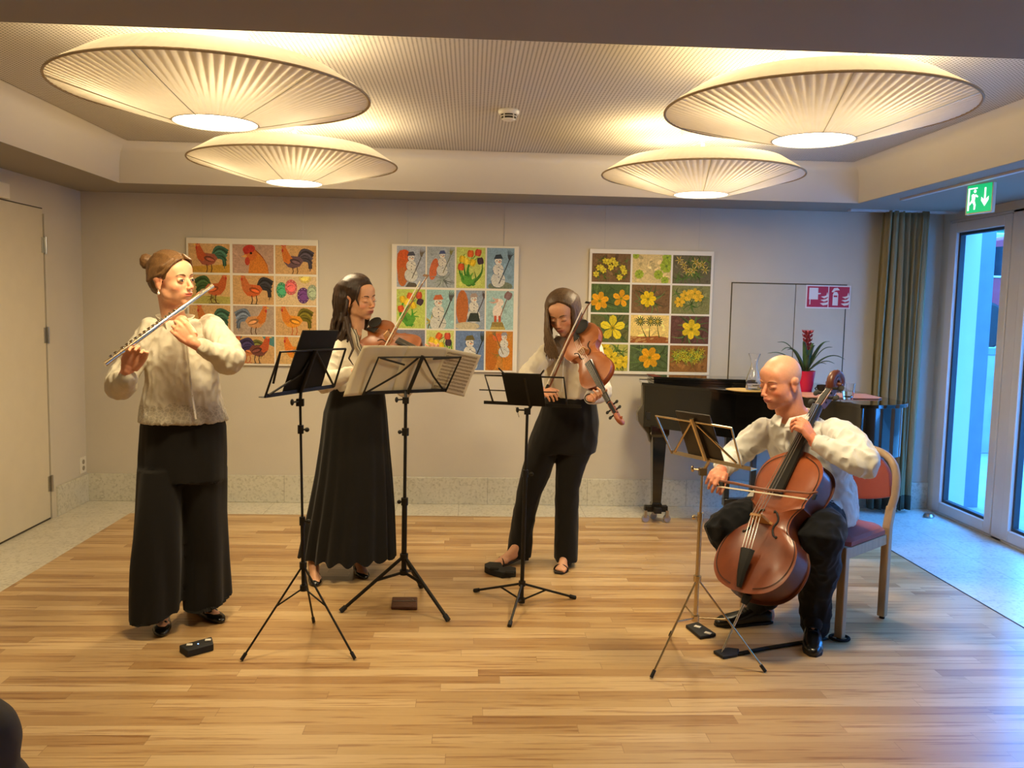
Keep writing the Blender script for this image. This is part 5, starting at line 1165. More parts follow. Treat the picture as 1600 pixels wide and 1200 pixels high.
def foot_prims(mb, ankle, heel, toe, h=.0, w=.034):
    d = (toe-heel).normalized(); 
    mb.limb([ankle+V((0, 0, .06)), ankle, heel+d*.03+V((0, 0, .035+h))], [.034, .032, .028]); mb.limb([ankle+V((0, 0, -.01)), heel.lerp(toe, .5)+V((0, 0, .040+h*.4)), heel.lerp(toe, .80)+V((0, 0, .024))], [.032, .027, .019])
    s = V((-d.y, d.x, 0)); mb.limb([heel.lerp(toe, .68)+s*.014+V((0, 0, .022)), heel.lerp(toe, .93)+s*.010+V((0, 0, .018))], [.022, .012]); mb.limb([heel.lerp(toe, .66)-s*.014+V((0, 0, .022)), heel.lerp(toe, .90)-s*.012+V((0, 0, .017))], [.020, .011])
    mb.limb([heel+d*.03+V((0, 0, .03+h)), heel.lerp(toe, .6)+V((0, 0, .022+h*.2))], [.027, .024])
def shoe_mesh(heel, toe, prof, name, m, parent, mid=None, it=2):
    # prof rows: (u along the foot, half width, base z, top z)
    d = (toe-heel); L = d.length; d.normalize(); s = V((-d.y, d.x, 0)); k = MB(); rings = []
    for u, wd, z0, z1 in prof:
        c = heel+d*(L*u); r = []
        for i in range(20):
            a = 2*PI*i/20; ca, sa = math.cos(a), math.sin(a); f = (abs(ca)**2.6+abs(sa)**2.6)**(-1/2.6); r.append(c+s*(wd*ca*f)+V((0, 0, (z0+z1)/2+(z1-z0)/2*sa*f)))
        rings.append(r)
    k.loft(rings); return link(name, sculpt(k, .004, it), m, parent)
FLAT = [(-.03, .012, .004, .045), (.02, .026, .001, .052), (.15, .031, .001, .048), (.35, .030, .001, .040), (.6, .038, .001, .036), (.78, .040, .001, .036), (.92, .032, .001, .032), (1.0, .018, .002, .024), (1.03, .006, .008, .016)]
DRESS = [(-.04, .014, .004, .055), (.02, .030, .001, .085), (.15, .034, .001, .095), (.35, .034, .001, .085), (.55, .040, .001, .064), (.75, .044, .001, .052), (.9, .038, .001, .044), (1.0, .024, .002, .034), (1.04, .008, .010, .022)]

def neck_collar(nb, F, name, m, parent, r0=.058, h=.034, open_=.55, flare=.012, drop=.03):
    """a low collar wrapped round the neck, open at the throat"""
    Rr = V((F.y, -F.x, 0)); k = MB()
    def cf(u, v):
        a = open_+(2*PI-2*open_)*u; fr = 1-abs(2*u-1)          # fr: 0 at the throat ends, 1 at the nape
        r = r0+flare*v; return nb+F*math.cos(a)*r*1.02+Rr*math.sin(a)*r+V((0, 0, h*(v-.2)-drop*(1-fr)**3))+F*(.03*(1-fr)**4)
    k.grid(cf, 36, 4); return k.obj(name, m, parent, solid=.003)
# ================================================================ string instruments
def varnish(name, c1, c2, bs=6):
    k = NT(name); co = k.coords(); k.l(k.ramp(k.noise(co, bs, 5, .6), [(.3, c1), (.7, c2)]), k.b.inputs['Base Color']); k.b.inputs['Roughness'].default_value = .42; k.b.inputs['Coat Weight'].default_value = .22; k.b.inputs['Coat Roughness'].default_value = .22; return k.m
HALF = [(0, 0), (.008, .09), (.04, .185), (.10, .250), (.17, .281), (.25, .288), (.32, .272), (.365, .245), (.385, .232), (.395, .205), (.425, .170), (.47, .152), (.52, .150), (.56, .163), (.595, .185), (.612, .202), (.63, .196), (.67, .205), (.74, .228), (.81, .236), (.88, .222), (.94, .175), (.98, .10), (.995, .05), (1, 0)]
def string_instrument(name, label, cat, o, Lv, Nv, L, rib, m_top, m_side, br=.093, neck=.365, chin=True, pin=None, group=None):
    Lv = Lv.normalized(); Nv = (Nv-Lv*Nv.dot(Lv)).normalized(); W = Lv.cross(Nv); Tm = basis(W, Lv, Nv, o); t = thing(name, label, cat, o)
    ci = [0, 8, 15, len(HALF)-1]; HS = []
    for a_, b_ in zip(ci[:-1], ci[1:]):
        seg = HALF[a_:b_+1]
        for i in range(len(seg)-1):
            p0, p1, p2, p3 = seg[max(i-1, 0)], seg[i], seg[i+1], seg[min(i+2, len(seg)-1)]
            for q in range(4):
                t_ = q/4; HS.append(tuple(.5*((2*b)+(-a+c)*t_+(2*a-5*b+4*c-d)*t_*t_+(-a+3*b-3*c+d)*t_**3) for a, b, c, d in zip(p0, p1, p2, p3)))
    HS.append(HALF[-1])
    poly = [(w*L, u*L) for u, w in HS]+[(-w*L, u*L) for u, w in HS[::-1][1:-1]]
    def plate(z, sgn, arch):
        k = MB(); rings = []
        for sc, hh in ((1.0, -.004), (1.035, -.0035), (1.035, .0), (.96, .002), (.86, .35), (.7, .68), (.45, .93), (.15, 1.0)):
            h = hh*L if abs(hh) < .01 else hh*arch*L
            rings.append([Tm @ V((x*sc, (y-.49*L)*sc+.49*L, z+sgn*h)) for x, y in poly])
        k.loft(rings); return k
    k = MB(); k.prism([(x*.985, (y-.49*L)*.985+.49*L) for x, y in poly], -rib*L, -.0, Tm); b = k.obj('ribs', m_side, t)
    plate(-rib*L, -1, .035).obj('back_plate', m_side, t); plate(0, 1, .040).obj('soundboard', m_top, t)
    us = [u for u, w_ in HALF]; ws = [w_ for u, w_ in HALF]
    def ar(x, y):
        lo, hi = .02, 1.1
        for _ in range(18):
            m_ = (lo+hi)/2; yy = ((y/L-.49)/m_+.49); hwid = float(np.interp(yy, us, ws)) if 0 <= yy <= 1 else 0
            if abs(x)/L/m_ <= hwid: hi = m_
            else: lo = m_
        return .040*L*float(np.interp(hi, (.15, .45, .7, .86, .96, 1.035), (1.0, .93, .68, .35, .05, 0)))
    for s in (-1, 1):
        k = MB(); pts = []
        for i in range(15):
            u = -1+2*i/14; y = (.455+.085*u)*L; x = s*(.085-.030*u+.016*math.sin(u*PI*.98))*L; pts.append(V((x, y, ar(x, y)+.004*L)))
        k.tube([Tm @ p for p in pts], [.0035*L]+[.0065*L]*13+[.0035*L], 8, flat=1)
        for i in (0, -1): p = pts[i]+V(((.012 if i == 0 else -.012)*s*L, 0, 0)); k.ell(Tm @ p, (.010*L, .010*L, .004*L), Tm.to_3x3())
        k.obj('f_hole', M['rubber'], t)
    ny = L*(1+neck); hb = .055*L
    k = MB(); k.loft([[Tm @ V(p) for p in ((-a*L, y, z+c), (a*L, y, z+c), (a*L*.9, y, z+.014*L+c), (0, y, z+.020*L+c), (-a*L*.9, y, z+.014*L+c))] for y, z, a, c in ((.66*L, hb, .058, .004*L), (1.0*L, .030*L, .048, .004*L), (ny, .010*L, .034, 0))]); k.obj('fingerboard', mat('ebony', srgb(28, 26, 22), .3), t, smooth=False)
    k = MB(); k.limb([Tm @ V((0, L*.99, -.01*L)), Tm @ V((0, L*1.06, .006*L)), Tm @ V((0, ny, -.006*L))], [.044*L, .030*L, .027*L]); nk = k.obj('neck', m_side, t)
    k = MB(); y1 = ny+.22*L; k.loft([[Tm @ V((a*x, y, z+c)) for a, c in ((-1, 0), (1, 0), (1, -h), (-1, -h))] for y, z, x, h in ((ny, .012*L, .030*L, .045*L), (ny+.08*L, -.004*L, .032*L, .055*L), (y1, -.045*L, .024*L, .045*L))])
    sp = []
    for i in range(40):
        a = 2*PI*1.9*i/39; r = .070*L*(1-.78*i/39); sp.append(Tm @ V((0, y1+.028*L+r*math.sin(a-1.2), -.058*L-.018*L+r*math.cos(a-1.2))))
    k.tube(sp, [.030*L*(1-.35*i/39) for i in range(40)], 10); k.ell(sp[-1], (.05*L, .018*L, .018*L), Tm.to_3x3()); k.obj('scroll', m_side, t); k = MB(); k.loft([[Tm @ V((a*x, y, z+c)) for a, c in ((-1, 0), (1, 0), (1, .003*L), (-1, .003*L))] for y, z, x in ((ny+.01*L, .013*L, .020*L), (ny+.08*L, -.003*L, .022*L), (y1-.01*L, -.042*L, .015*L))]); k.obj('pegbox_cavity', M['rubber'], t)
    for i in range(4):
        s = 1 if i % 2 else -1; y = ny+(.045+.042*i)*L; z = -.018*L-.006*L*i; k = MB(); k.tube([Tm @ V((-s*.035*L, y, z)), Tm @ V((s*.065*L, y, z))], [.008*L, .011*L], 8); k.ell(Tm @ V((s*.085*L, y, z)), (.024*L, .024*L, .010*L), Tm.to_3x3()); k.obj('tuning_peg', M['rubber'], t)
    by = .455*L; k = MB(); k.loft([[Tm @ V((x, by+dy, z)) for x, dy in ((-a*L, -.008*L), (a*L, -.008*L), (a*L, .008*L), (-a*L, .008*L))] for z, a in ((ar(0, by)+.0, .062), (ar(0, by)+.02*L, .050), (ar(0, by)+.03*L, .055), (ar(0, by)+br*L*.9, .052), (ar(0, by)+br*L, .040))]); k.obj('bridge', mat('maple bridge', srgb(198, 148, 90), .5), t, smooth=False)
    ty = .24*L; k = MB(); k.loft([[Tm @ V((x, y, z+c)) for x, c in ((-a*L, 0), (a*L, 0), (a*L*.5, .016*L), (-a*L*.5, .016*L))] for y, z, a in ((.005*L, .02*L, .018), (ty*.4, .055*L, .035), (ty, .085*L, .056))]); k.obj('tailpiece', M['rubber'], t, bevel=.001*L)
    zb = ar(0, by)+br*L
    for i in range(4):
        x = (-1.5+i)*.023*L; k = MB(); k.tube([Tm @ V((x, ty, .098*L)), Tm @ V((x, by, zb-.003*L*abs(i-1.5))), Tm @ V((x*.6, ny, .034*L))], .0022*L if L > .6 else .0018*L, 6); k.obj('string', M['steel'], t)
    if chin:
        k = MB(); k.ell(Tm @ V((-.13*L, .09*L, .075*L)), (.11*L, .10*L, .022*L), Tm.to_3x3()); k.obj('chin_rest', M['rubber'], t)
        k = MB(); k.tube([Tm @ V((-.2*L, .02*L, .06*L)), Tm @ V((-.2*L, -.015*L, 0)), Tm @ V((-.2*L, -.0*L, -rib*L))], .006*L, 6); k.obj('clamp', M['chrome'], t)
    if pin is not None:
        a = Tm @ V((0, 0, -rib*L*.5)); k = MB(); k.tube([a, a-(a-pin).normalized()*.04], [.022, .014], 12); k.obj('endpin_socket', M['rubber'], t)
        k = MB(); k.tube([a, pin+(a-pin).normalized()*.012], .0055, 10); k.tube([pin+(a-pin).normalized()*.02, pin], [.005, .0015], 8); k.obj('endpin', M['chrome'], t)
        for s in (-1, 1):
            k = MB(); pts = [Tm @ V((w*L*1.0*s, (u-.49)*L+.49*L, .0015*L)) for u, w in HS[4:-6]]; k.tube([p.lerp(Tm @ V((0, .49*L, .0015*L)), .03)+Nv*.004 for p in pts], .0016, 6); k.obj('purfling', M['rubber'], t)
    return t, Tm
def bow(label, frog, tip, side, m_stick=None, th=1.0, group=None):
    d = (tip-frog).normalized(); n = (side-d*side.dot(d)).normalized(); L = (tip-frog).length; t = thing('bow', label, 'bow', frog, group); w = d.cross(n); B = basis(w, d, n, frog)
    k = MB(); k.tube([B @ V((0, -.02, .012*th)), B @ V((0, .1, .012*th)), B @ V((0, L*.5, .005*th)), B @ V((0, L*.93, .012*th)), B @ V((0, L, .019*th))], [.0048*th, .0047*th, .0042*th, .0032*th, .003*th], 8); k.obj('stick', m_stick or varnish('pernambuco', srgb(92, 42, 20), srgb(126, 64, 30)), t)
    k = MB(); k.box((0, L*.45, -.006*th), (.011*th, L*.93, .0042*th), mtx=B); k.obj('bow_hair', mat('bow hair', srgb(246, 238, 216), .6), t)
    k = MB(); k.box((0, .018, .001*th), (.011*th, .05, .018*th), mtx=B); k.obj('frog', M['rubber'], t, bevel=.002)
    k = MB(); k.prism([(-.0, -.007), (.012, -.005), (.018, .016), (.006, .014)], -.003*th, .003*th, basis(d, n, w, B @ V((0, L-.02, 0)))); k.obj('bow_tip', m_stick or M['rubber'], t)
    k = MB(); k.tube([B @ V((0, -.035, .012*th)), B @ V((0, -.02, .012*th))], .0046*th, 8); k.obj('end_screw', M['steel'], t)
    return t
# ================================================================ 1. flute player (left)
SK1 = (222, 164, 126); LP1 = (176, 84, 70)
Yb = 3.84; per = thing('person', 'standing person with auburn bun, cream blouse and wide black trousers playing a flute', 'person', V((FL(285, 975).x, 3.84, 0)))
Hm = head_frame(270, 438, 3.79, (.90, -.43, -.02), (-.16, .0, 1), 1.0)
nb = P(274, 506, 3.86)
sR, eR, wR = P(228, 512, 3.80), P(190, 600, 3.68), P(198, 580, 3.525)
sL, eL, wL = P(336, 506, 3.88), P(360, 562, 3.72), P(302, 536, 3.61)
F0, F1 = P(330, 448, 3.765), P(165, 568, 3.41)
flp = lambda x: F0.lerp(F1, (330-x)/165)
mb = MB(); fe = MB(); head_base(mb, Hm); head_feat(fe, Hm, False)
mb.limb([Hm @ V((0, -.025, -.03)), (Hm @ V((0, -.02, -.10))).lerp(nb, .35), nb, P(276, 540, 3.86)], [.052, .050, .056, .09])
mb.loft([pxring(252, 300, 500, 3.86, .05), pxring(238, 325, 515, 3.86, .075), pxring(240, 328, 560, 3.86, .09), pxring(245, 325, 610, 3.86, .085), pxring(240, 330, 680, 3.86, .09), pxring(235, 338, 730, 3.86, .09)])
mb.limb([sR+V((.02, .02, -.02)), eR, wR], [.026, .030, .024]); mb.limb([sL+V((-.02, .02, -.02)), eL, wL], [.028, .030, .024]); mb.ell(P(284, 506, 3.775), (.034, .022, .040))
hw1 = flp(206); hand(fe, wR, (hw1+V((-.0, .018, -.02)))-wR, V((.25, -1, .15)), 'R', [(.5, .9, .5), (.55, .95, .5), (.6, .95, .5), (.65, .95, .5)], 1.0, thumb=(.8, .35, .2))
hw2 = flp(262); hand(fe, wL, (hw2+V((.0, -.034, .004)))-wL, V((-.35, .9, -.1)), 'L', [(.7, 1.0, .6), (.8, 1.0, .6), (.85, 1.0, .6), (.9, 1.0, .6)], 1.0, thumb=(.7, .3, .7), spread=.02)
for a, h0, t0 in (((256, 950), FL(256, 962), FL(252, 996)), ((302, 945), FL(297, 952), FL(347, 974))):
    an = P(a[0], a[1]-5, h0.y)+V((0, .0, 0)); an.z = .10; an = V((h0.x, h0.y+.0, .09)).lerp(t0, .12); an.z = .09
    foot_prims(mb, an, h0, t0); lf = a[0] < 280; mb.limb([an+V((0, 0, .02)), P(250 if lf else 322, 800, 3.86), P(258 if lf else 315, 700, 3.86)], [.034, .045, .06])
me = sculpt_body(mb, fe, Hm, False); head_colors(me, Hm, SK1, LP1, (wR, wL), .6); body = link('body', me, M['skin'], per); face_parts(Hm, body, H_AUB, False, .003)
k = MB(); R = Hm.to_3x3(); k.ell(Hm @ V((0, -.024, .042)), (.081, .098, .086), R, 24, 16); k.ell(Hm @ V((0, -.06, -.005)), (.066, .058, .055), R); k.ell(Hm @ V((0, -.075, -.035)), (.04, .04, .03), R)
for s in (-1, 1):
    for i in range(13):   # strands swept from the parting back to the bun
        z0 = .125-.010*i*.3; y0_ = .072-.006*i
        k.tube([Hm @ V((s*.004, .056-.009*i, .042+.086*math.sqrt(1-((.056-.009*i+.024)/.100)**2))), Hm @ V((s*.046, .048-.008*i, .042+.070*math.sqrt(1-((.048-.008*i+.024)/.100)**2))), Hm @ V((s*.078, .022-.006*i, .062-.002*i)), Hm @ V((s*.084, -.02-.003*i, .020-.002*i)), Hm @ V((s*.056, -.082, .018+.004*i)), Hm @ V((s*.012, -.108, .065))], [.006, .008, .008, .008, .008, .007], 7)
q = random.Random(5)
for i in range(9): a = 2*PI*i/9; k.tube([Hm @ V((.024*math.cos(a+t), -.138-.012*math.sin(t*2), .078+.026*math.sin(a+t))) for t in (0, .5, 1, 1.5, 2)], [.005, .009, .010, .009, .005], 7)
k.ell(Hm @ V((0, -.135, .078)), (.026, .024, .028), R)
for s in (-1, 1):
    for i in range(5): k.tube([Hm @ V((s*.006, .070-.004*i, .098+.004*i)), Hm @ V((s*.040, .066-.005*i, .088+.003*i)), Hm @ V((s*.066, .044-.006*i, .058)), Hm @ V((s*.078, .020-.006*i, .030-.003*i)), Hm @ V((s*.082, -.02, .018)), Hm @ V((s*.062, -.08, .03))], [.004, .006, .007, .008, .009, .008], 7)
link('hair', sculpt(k, .0034, 1), H_AUB, per)
k = MB(); e = Hm @ V((.080, -.004, -.052)); k.ell(e, (.0055, .0055, .007)); k.tube([e, e+V((0, 0, .018))], .0012, 5); k.obj('earring', M['pearl'], per)
# blouse
ya = .28
k = MB(); k.loft([pxring(256, 300, 499, 3.86, .055, ya), pxring(240, 322, 504, 3.86, .075, ya), pxring(232, 334, 515, 3.86, .088, ya), pxring(228, 340, 535, 3.86, .105, ya), pxring(228, 341, 565, 3.85, .122, ya), pxring(230, 340, 590, 3.85, .122, ya), pxring(226, 343, 620, 3.85, .122, ya), pxring(222, 349, 645, 3.85, .130, ya), pxring(220, 353, 657, 3.85, .134, ya)])
k.limb([sR+V((.02, 0, -.01)), sR.lerp(eR, .5)+V((0, .01, -.01)), eR+V((-.01, 0, -.0)), wR+V((0, .012, -.030))], [.050, .052, .056, .034]); k.ell(eR+V((-.005, 0, -.012)), (.060, .068, .052))
k.limb([sL+V((-.02, 0, -.01)), sL.lerp(eL, .5), eL+V((.005, 0, 0)), wL.lerp(eL, .25)], [.052, .054, .056, .033]); k.ell(eL+V((-.01, 0, -.015)), (.056, .066, .048))
bl = garment('blouse', k, M['lace'], per, .006, 2, wrinkle(.007, 13, 34, .55, .006, 2))
neck_collar(nb+V((0, 0, .012)), V((.28, -.96, 0)), 'collar', M['lace'], bl, .064, .040, .5, .016, .03)
k = MB(); pl = [P(290, 512, 3.725), P(294, 560, 3.705), P(299, 610, 3.705), (P(306, 655, 3.70))]; k.tube(pl, .010, 8, flat=.35); k.obj('button_placket', M['blouse'], bl)
for i in range(6): b = pl[0].lerp(pl[3], .1+.16*i); k = MB(); k.ell(b+V((0, -.009, 0)), (.004, .002, .004)); k.obj('button', M['pearl'], bl)
for w_, e_ in ((wR+V((0, .012, -.032)), eR), (wL.lerp(eL, .26), eL)):
    d = (w_-e_).normalized(); k = MB(); k.tube([w_-d*.006, w_+d*.014], [.036, .031], 18); k.obj('cuff', M['lace'], bl)
# wide trousers
k = MB(); k.loft([pxring(226, 346, 640, 3.86, .11), pxring(221, 352, 665, 3.86, .125), pxring(219, 353, 710, 3.86, .125), pxring(219, 353, 748, 3.86, .12)])
k.loft([pxring(219, 292, 730, 3.84, .115), pxring(217, 287, 800, 3.82, .125), pxring(213, 285, 870, 3.80, .13), pxring(208, 281, 952, 3.78, .14, tilt=V((.015, .03, 0)))]); k.loft([pxring(282, 353, 730, 3.88, .115), pxring(288, 353, 800, 3.90, .12), pxring(289, 357, 870, 3.92, .125), pxring(289, 361, 934, 3.93, .135, tilt=V((.012, .03, 0)))])
def vfold(amp, freq, z1, z0):
    def f(co, nr):
        out = co.copy()
        for i in range(len(co)):
            p = co[i]; t = min(1, max(0, (z1-p[2])/(z1-z0)))
            if abs(nr[i][2]) < .6: out[i] += nr[i]*amp*t*noise.noise(V((p[0]*freq, p[1]*freq, p[2]*.9)))
        return out
    return f
tr_ = garment('trousers', k, M['blkcloth'], per, .007, 3, vfold(.035, 13, .95, .3))
for h0, t0, nm in ((FL(256, 962), FL(252, 996), 0), (FL(297, 952), FL(347, 974), 1)):
    s = shoe_mesh(h0, t0, FLAT, 'shoe', M['shoe'], per); d = (t0-h0).normalized(); c = h0.lerp(t0, .72)+V((0, 0, .040)); sd = V((-d.y, d.x, 0))
    k = MB(); k.ell(c+sd*.012, (.012, .009, .006)); k.ell(c-sd*.012, (.012, .009, .006)); k.ell(c, (.005, .005, .006)); k.obj('bow_trim', M['shoe'], s)
# flute
fl = thing('flute', 'silver concert flute held to the lips of the auburn haired player', 'flute', F0.lerp(F1, .5))
d = (F1-F0).normalized(); upf = (V((0, 0, 1))-d*d.z).normalized(); fr = d.cross(upf)
M['silver'] = mat('silver plate', srgb(232, 222, 200), .12, 1, var=.02)
MB().tube([F0, F0.lerp(F1, .30)], [.0088, .0098], 18).obj('head_joint', M['silver'], fl); MB().tube([F0.lerp(F1, .30), F0.lerp(F1, .86)], .0098, 18).obj('body_joint', M['silver'], fl); MB().tube([F0.lerp(F1, .86), F1], .0098, 18).obj('foot_joint', M['silver'], fl)
k = MB()
for t, r in ((.0, .0108), (.29, .0118), (.31, .0118), (.86, .0118), (.995, .0112)): c = F0.lerp(F1, t); k.tube([c-d*.008, c+d*.008], r, 18)
k.obj('tenon_rings', M['silver'], fl)
k = MB(); k.ell(F0.lerp(F1, .105)+upf*.0095+V((0, .003, 0)), (.021, .012, .0045), Matrix((d, fr, upf)).transposed()); k.obj('lip_plate', M['silver'], fl)
for i in range(15):
    t = .36+.040*i + (.02 if i > 12 else 0); c = F0.lerp(F1, t)+upf*.0125-fr*0
    if t > .97: continue
    k = MB(); k.lathe([(0, -.003), (.0078, -.003), (.0082, 0), (.007, .0022), (0, .0022)], c, Matrix((d, fr, upf)).transposed(), 16); k.tube([c, c+fr*.010-upf*.006], .0018, 6); k.obj('key', M['silver'], fl)
k = MB(); off = fr*.0105+upf*.004; k.tube([F0.lerp(F1, .34)+off, F0.lerp(F1, .85)+off], .0022, 8); k.tube([F0.lerp(F1, .87)+off, F0.lerp(F1, .97)+off], .0022, 8); k.obj('key_rod', M['silver'], fl)

# ================================================================ 2. violinist (long dark hair)
SK2 = (214, 160, 122); LP2 = (158, 80, 68)
per = thing('person', 'standing person with long dark wavy hair and long black skirt playing a violin', 'person', V((-.62, 4.65, 0)))
Hm = head_frame(562, 467, 4.71, (.76, -.60, -.12), (-.06, -.1, 1), 1.0)
Yv = 4.72; nb = P(553, 527, 4.72)
VT = P(573, 515, 4.65); VL = V((.73, -.54, -.25)); VN = V((-.26, -.62, .70))
sR, eR, wR = P(520, 553, 4.66), P(506, 598, 4.50), P(549, 580, 4.44)
sL, eL, wL = P(594, 550, 4.72), P(632, 605, 4.60), P(660, 566, 4.42)
mb = MB(); fe = MB(); head_base(mb, Hm); head_feat(fe, Hm)
mb.limb([Hm @ V((0, -.025, -.03)), (Hm @ V((0, -.02, -.10))).lerp(nb, .4), nb, P(556, 560, 4.72)], [.050, .048, .054, .09])
mb.loft([pxring(535, 575, 522, 4.72, .05), pxring(522, 592, 538, 4.72, .075), pxring(526, 590, 575, 4.72, .085), pxring(530, 588, 612, 4.72, .08), pxring(522, 594, 660, 4.72, .09), pxring(520, 596, 700, 4.72, .09)])
mb.limb([sR, eR, wR], [.040, .036, .022]); mb.limb([sL, eL, wL], [.040, .036, .022])
hand(fe, wR, P(584, 582, 4.40)-wR, V((.2, .5, -.8)), 'R', [(.4, .6, .4), (.5, .7, .4), (.5, .7, .4), (.5, .7, .4)], .95)
vn = VT+VL.normalized()*.44+VN.normalized()*.0
hand(fe, wL, (vn+V((-.01, .0, -.02)))-wL, V((-.5, .4, .5)), 'L', [(.5, .9, .6), (.6, .9, .6), (.6, .9, .6), (.7, .9, .6)], .95)
feet2 = ((FL(488, 897), FL(494, 917)), (FL(556, 890), FL(571, 906)))
for h0, t0 in feet2:
    d = (t0-h0).normalized(); h0 = t0-d*.21; an = h0+d*.02+V((0, 0, .14)); foot_prims(mb, an, h0, t0, .05); mb.limb([an, V((an.x*.7-.19, 4.64, .42)), V((-.64+(an.x+.66)*.5, 4.68, .72))], [.031, .044, .06])
me = sculpt_body(mb, fe, Hm); head_colors(me, Hm, SK2, LP2, (wR, wL), .45); body = link('body', me, M['skin'], per); face_parts(Hm, body, H_DK)
k = MB(); R = Hm.to_3x3(); k.ell(Hm @ V((0, -.024, .042)), (.084, .100, .089), R, 24, 16); k.ell(Hm @ V((0, -.07, -.02)), (.075, .055, .07), R)
locks(k, Hm, 1, 17, .42, .028, .0105, (-.085, .050), 3, .092, -.050); locks(k, Hm, -1, 12, .34, .018, .0105, (-.085, .040), 4, .086, -.045)
for i in range(20):
    a = -1.1+2.0*i/19; q0 = Hm @ V((.07*math.sin(a), -.085+.02*abs(math.sin(a)), .03)); n_ = 12; ph = i*1.7
    k.tube([Hm @ V((.05*math.sin(a), -.06, .105)), q0]+[q0+V((-.13*t-.030*math.sin(ph+t*12)*t**.4, .03*t+.024*math.cos(ph+t*11)*t**.4, -.46*t)) for t in [j/n_ for j in range(1, n_+1)]], [.012, .013]+[.0135*(1-.5*(j/n_)**2) for j in range(1, n_+1)], 7)
# loose curls: beside the cheek and over the chest
c = Hm @ V((.056, .062, .085)); k.tube([c, Hm @ V((.072, .062, .05)), Hm @ V((.078, .056, .012)), Hm @ V((.068, .060, -.012)), Hm @ V((.062, .058, -.028))], [.006, .008, .007, .005, .002], 7)
c = P(545, 520, 4.56); k.tube([P(540, 495, 4.6), c, P(552, 545, 4.52), P(545, 560, 4.50), P(553, 572, 4.50)], [.012, .012, .008, .006, .003], 7)
link('hair', sculpt(k, .0042, 1), H_DK, per)
k = MB(); e = Hm @ V((.082, -.002, -.050)); k.tube([e+V((0, 0, .012)), e+V((.003, -.002, -.004)), e+V((0, 0, -.014))], [.0014, .0022, .0014], 6); k.obj('earring', M['gold'], per)
k = MB(); ya = .25
k.loft([pxring(537, 575, 523, 4.72, .055, ya), pxring(522, 592, 533, 4.72, .08, ya), pxring(514, 599, 546, 4.72, .098, ya), pxring(516, 598, 575, 4.71, .115, ya), pxring(520, 597, 600, 4.71, .105, ya), pxring(520, 598, 618, 4.71, .105, ya)])
k.limb([sR, eR.lerp(sR, .45), eR, wR.lerp(eR, .12)], [.052, .054, .056, .034]); k.limb([sL, eL.lerp(sL, .45), eL, wL.lerp(eL, .15)], [.052, .052, .052, .034])
bl = garment('blouse', k, M['blouse'], per, .0065, 2, wrinkle(.008, 12, 26, .8, .005, 8))
k = MB()
for s, q in ((1, [(548, 512), (556, 516), (562, 535), (566, 552), (558, 545), (549, 530)]), (-1, [(566, 514), (574, 518), (576, 535), (568, 552), (563, 540)])):
    pp_ = [P(x, y, 4.60-.0*i) for i, (x, y) in enumerate(q)]; k._add(pp_+[p+V((0, .006, 0)) for p in pp_], [tuple(range(len(pp_))), tuple(range(len(pp_), 2*len(pp_)))[::-1]]+[(i, (i+1) % len(pp_), len(pp_)+(i+1) % len(pp_), len(pp_)+i) for i in range(len(pp_))])
cm = NT('dark edged collar'); 
k.obj('collar', M['blouse'], bl)
k = MB(); k.tube([P(x, y, 4.595) for x, y in ((550, 512), (556, 523), (559, 540), (566, 553))], .0022, 6); k.tube([P(x, y, 4.595) for x, y in ((556, 514), (562, 533), (566, 551))], .0016, 6); k.obj('collar_piping', M['suede'], bl)
# skirt with soft pleats
k = MB(); prof = [(518, 600, 606, .105), (512, 602, 622, .118), (505, 604, 645, .13), (500, 607, 690, .145), (493, 611, 740, .165), (484, 614, 790, .185), (476, 615, 830, .20), (470, 616, 866, .215)]
rings = []; N_ = 144
for i in range(len(prof)*4-3):
    a = i/4; j = min(int(a), len(prof)-2); f = a-j; L_, R_, y_, dh = [prof[j][q]*(1-f)+prof[j+1][q]*f for q in range(4)]
    yy_ = 4.70-.09*(i/(len(prof)*4-4)); c1, c2 = P(L_, y_, yy_), P(R_, y_, yy_); c = (c1+c2)/2; w_ = (c2-c1).length/2; t = i/(len(prof)*4-4); rg = []
    for m_ in range(N_):
        th = 2*PI*m_/N_; rr = 1+.055*t**1.3*math.sin(th*17+1.2*math.sin(th*3))+.02*t*math.sin(th*5+t*3); rg.append(c+V((w_*math.cos(th)*rr, dh*math.sin(th)*rr, -.012*t*math.sin(th*17+1)*(1 if t > .95 else 0))))
    rings.append(rg)
k.loft(rings); sk = k.obj('skirt', M['blkcloth'], per); 
for p in sk.data.polygons: p.use_smooth = True
for h0, t0 in feet2:
    d = (t0-h0).normalized(); h0 = t0-d*.215
    k = shoe_mesh(h0, t0, [(-.02, .012, .055, .075), (.03, .024, .050, .092), (.15, .027, .046, .080), (.35, .026, .026, .058), (.55, .033, .004, .040), (.72, .037, .001, .033), (.88, .031, .001, .030), (1.0, .016, .002, .022), (1.03, .005, .006, .014)], 'shoe', M['shoe'], per)
    c = h0+d*.02; MB().tube([c+V((0, 0, .055)), c+V((0, 0, .001))], [.020, .012], 12).obj('heel', M['shoe'], k)
string_instrument('violin', 'amber violin held under the chin of the dark haired player', 'violin', VT, VL, VN, .356, .085, varnish('amber varnish', srgb(112, 58, 26), srgb(164, 92, 40)), varnish('brown varnish', srgb(84, 46, 24), srgb(118, 66, 34)))
bow('violin bow rising diagonally from behind the sheet music', P(578, 588, 4.40), P(665, 427, 4.50), V((.9, -.2, -.4)), varnish('pale bow wood', srgb(140, 96, 56), srgb(170, 120, 74)))

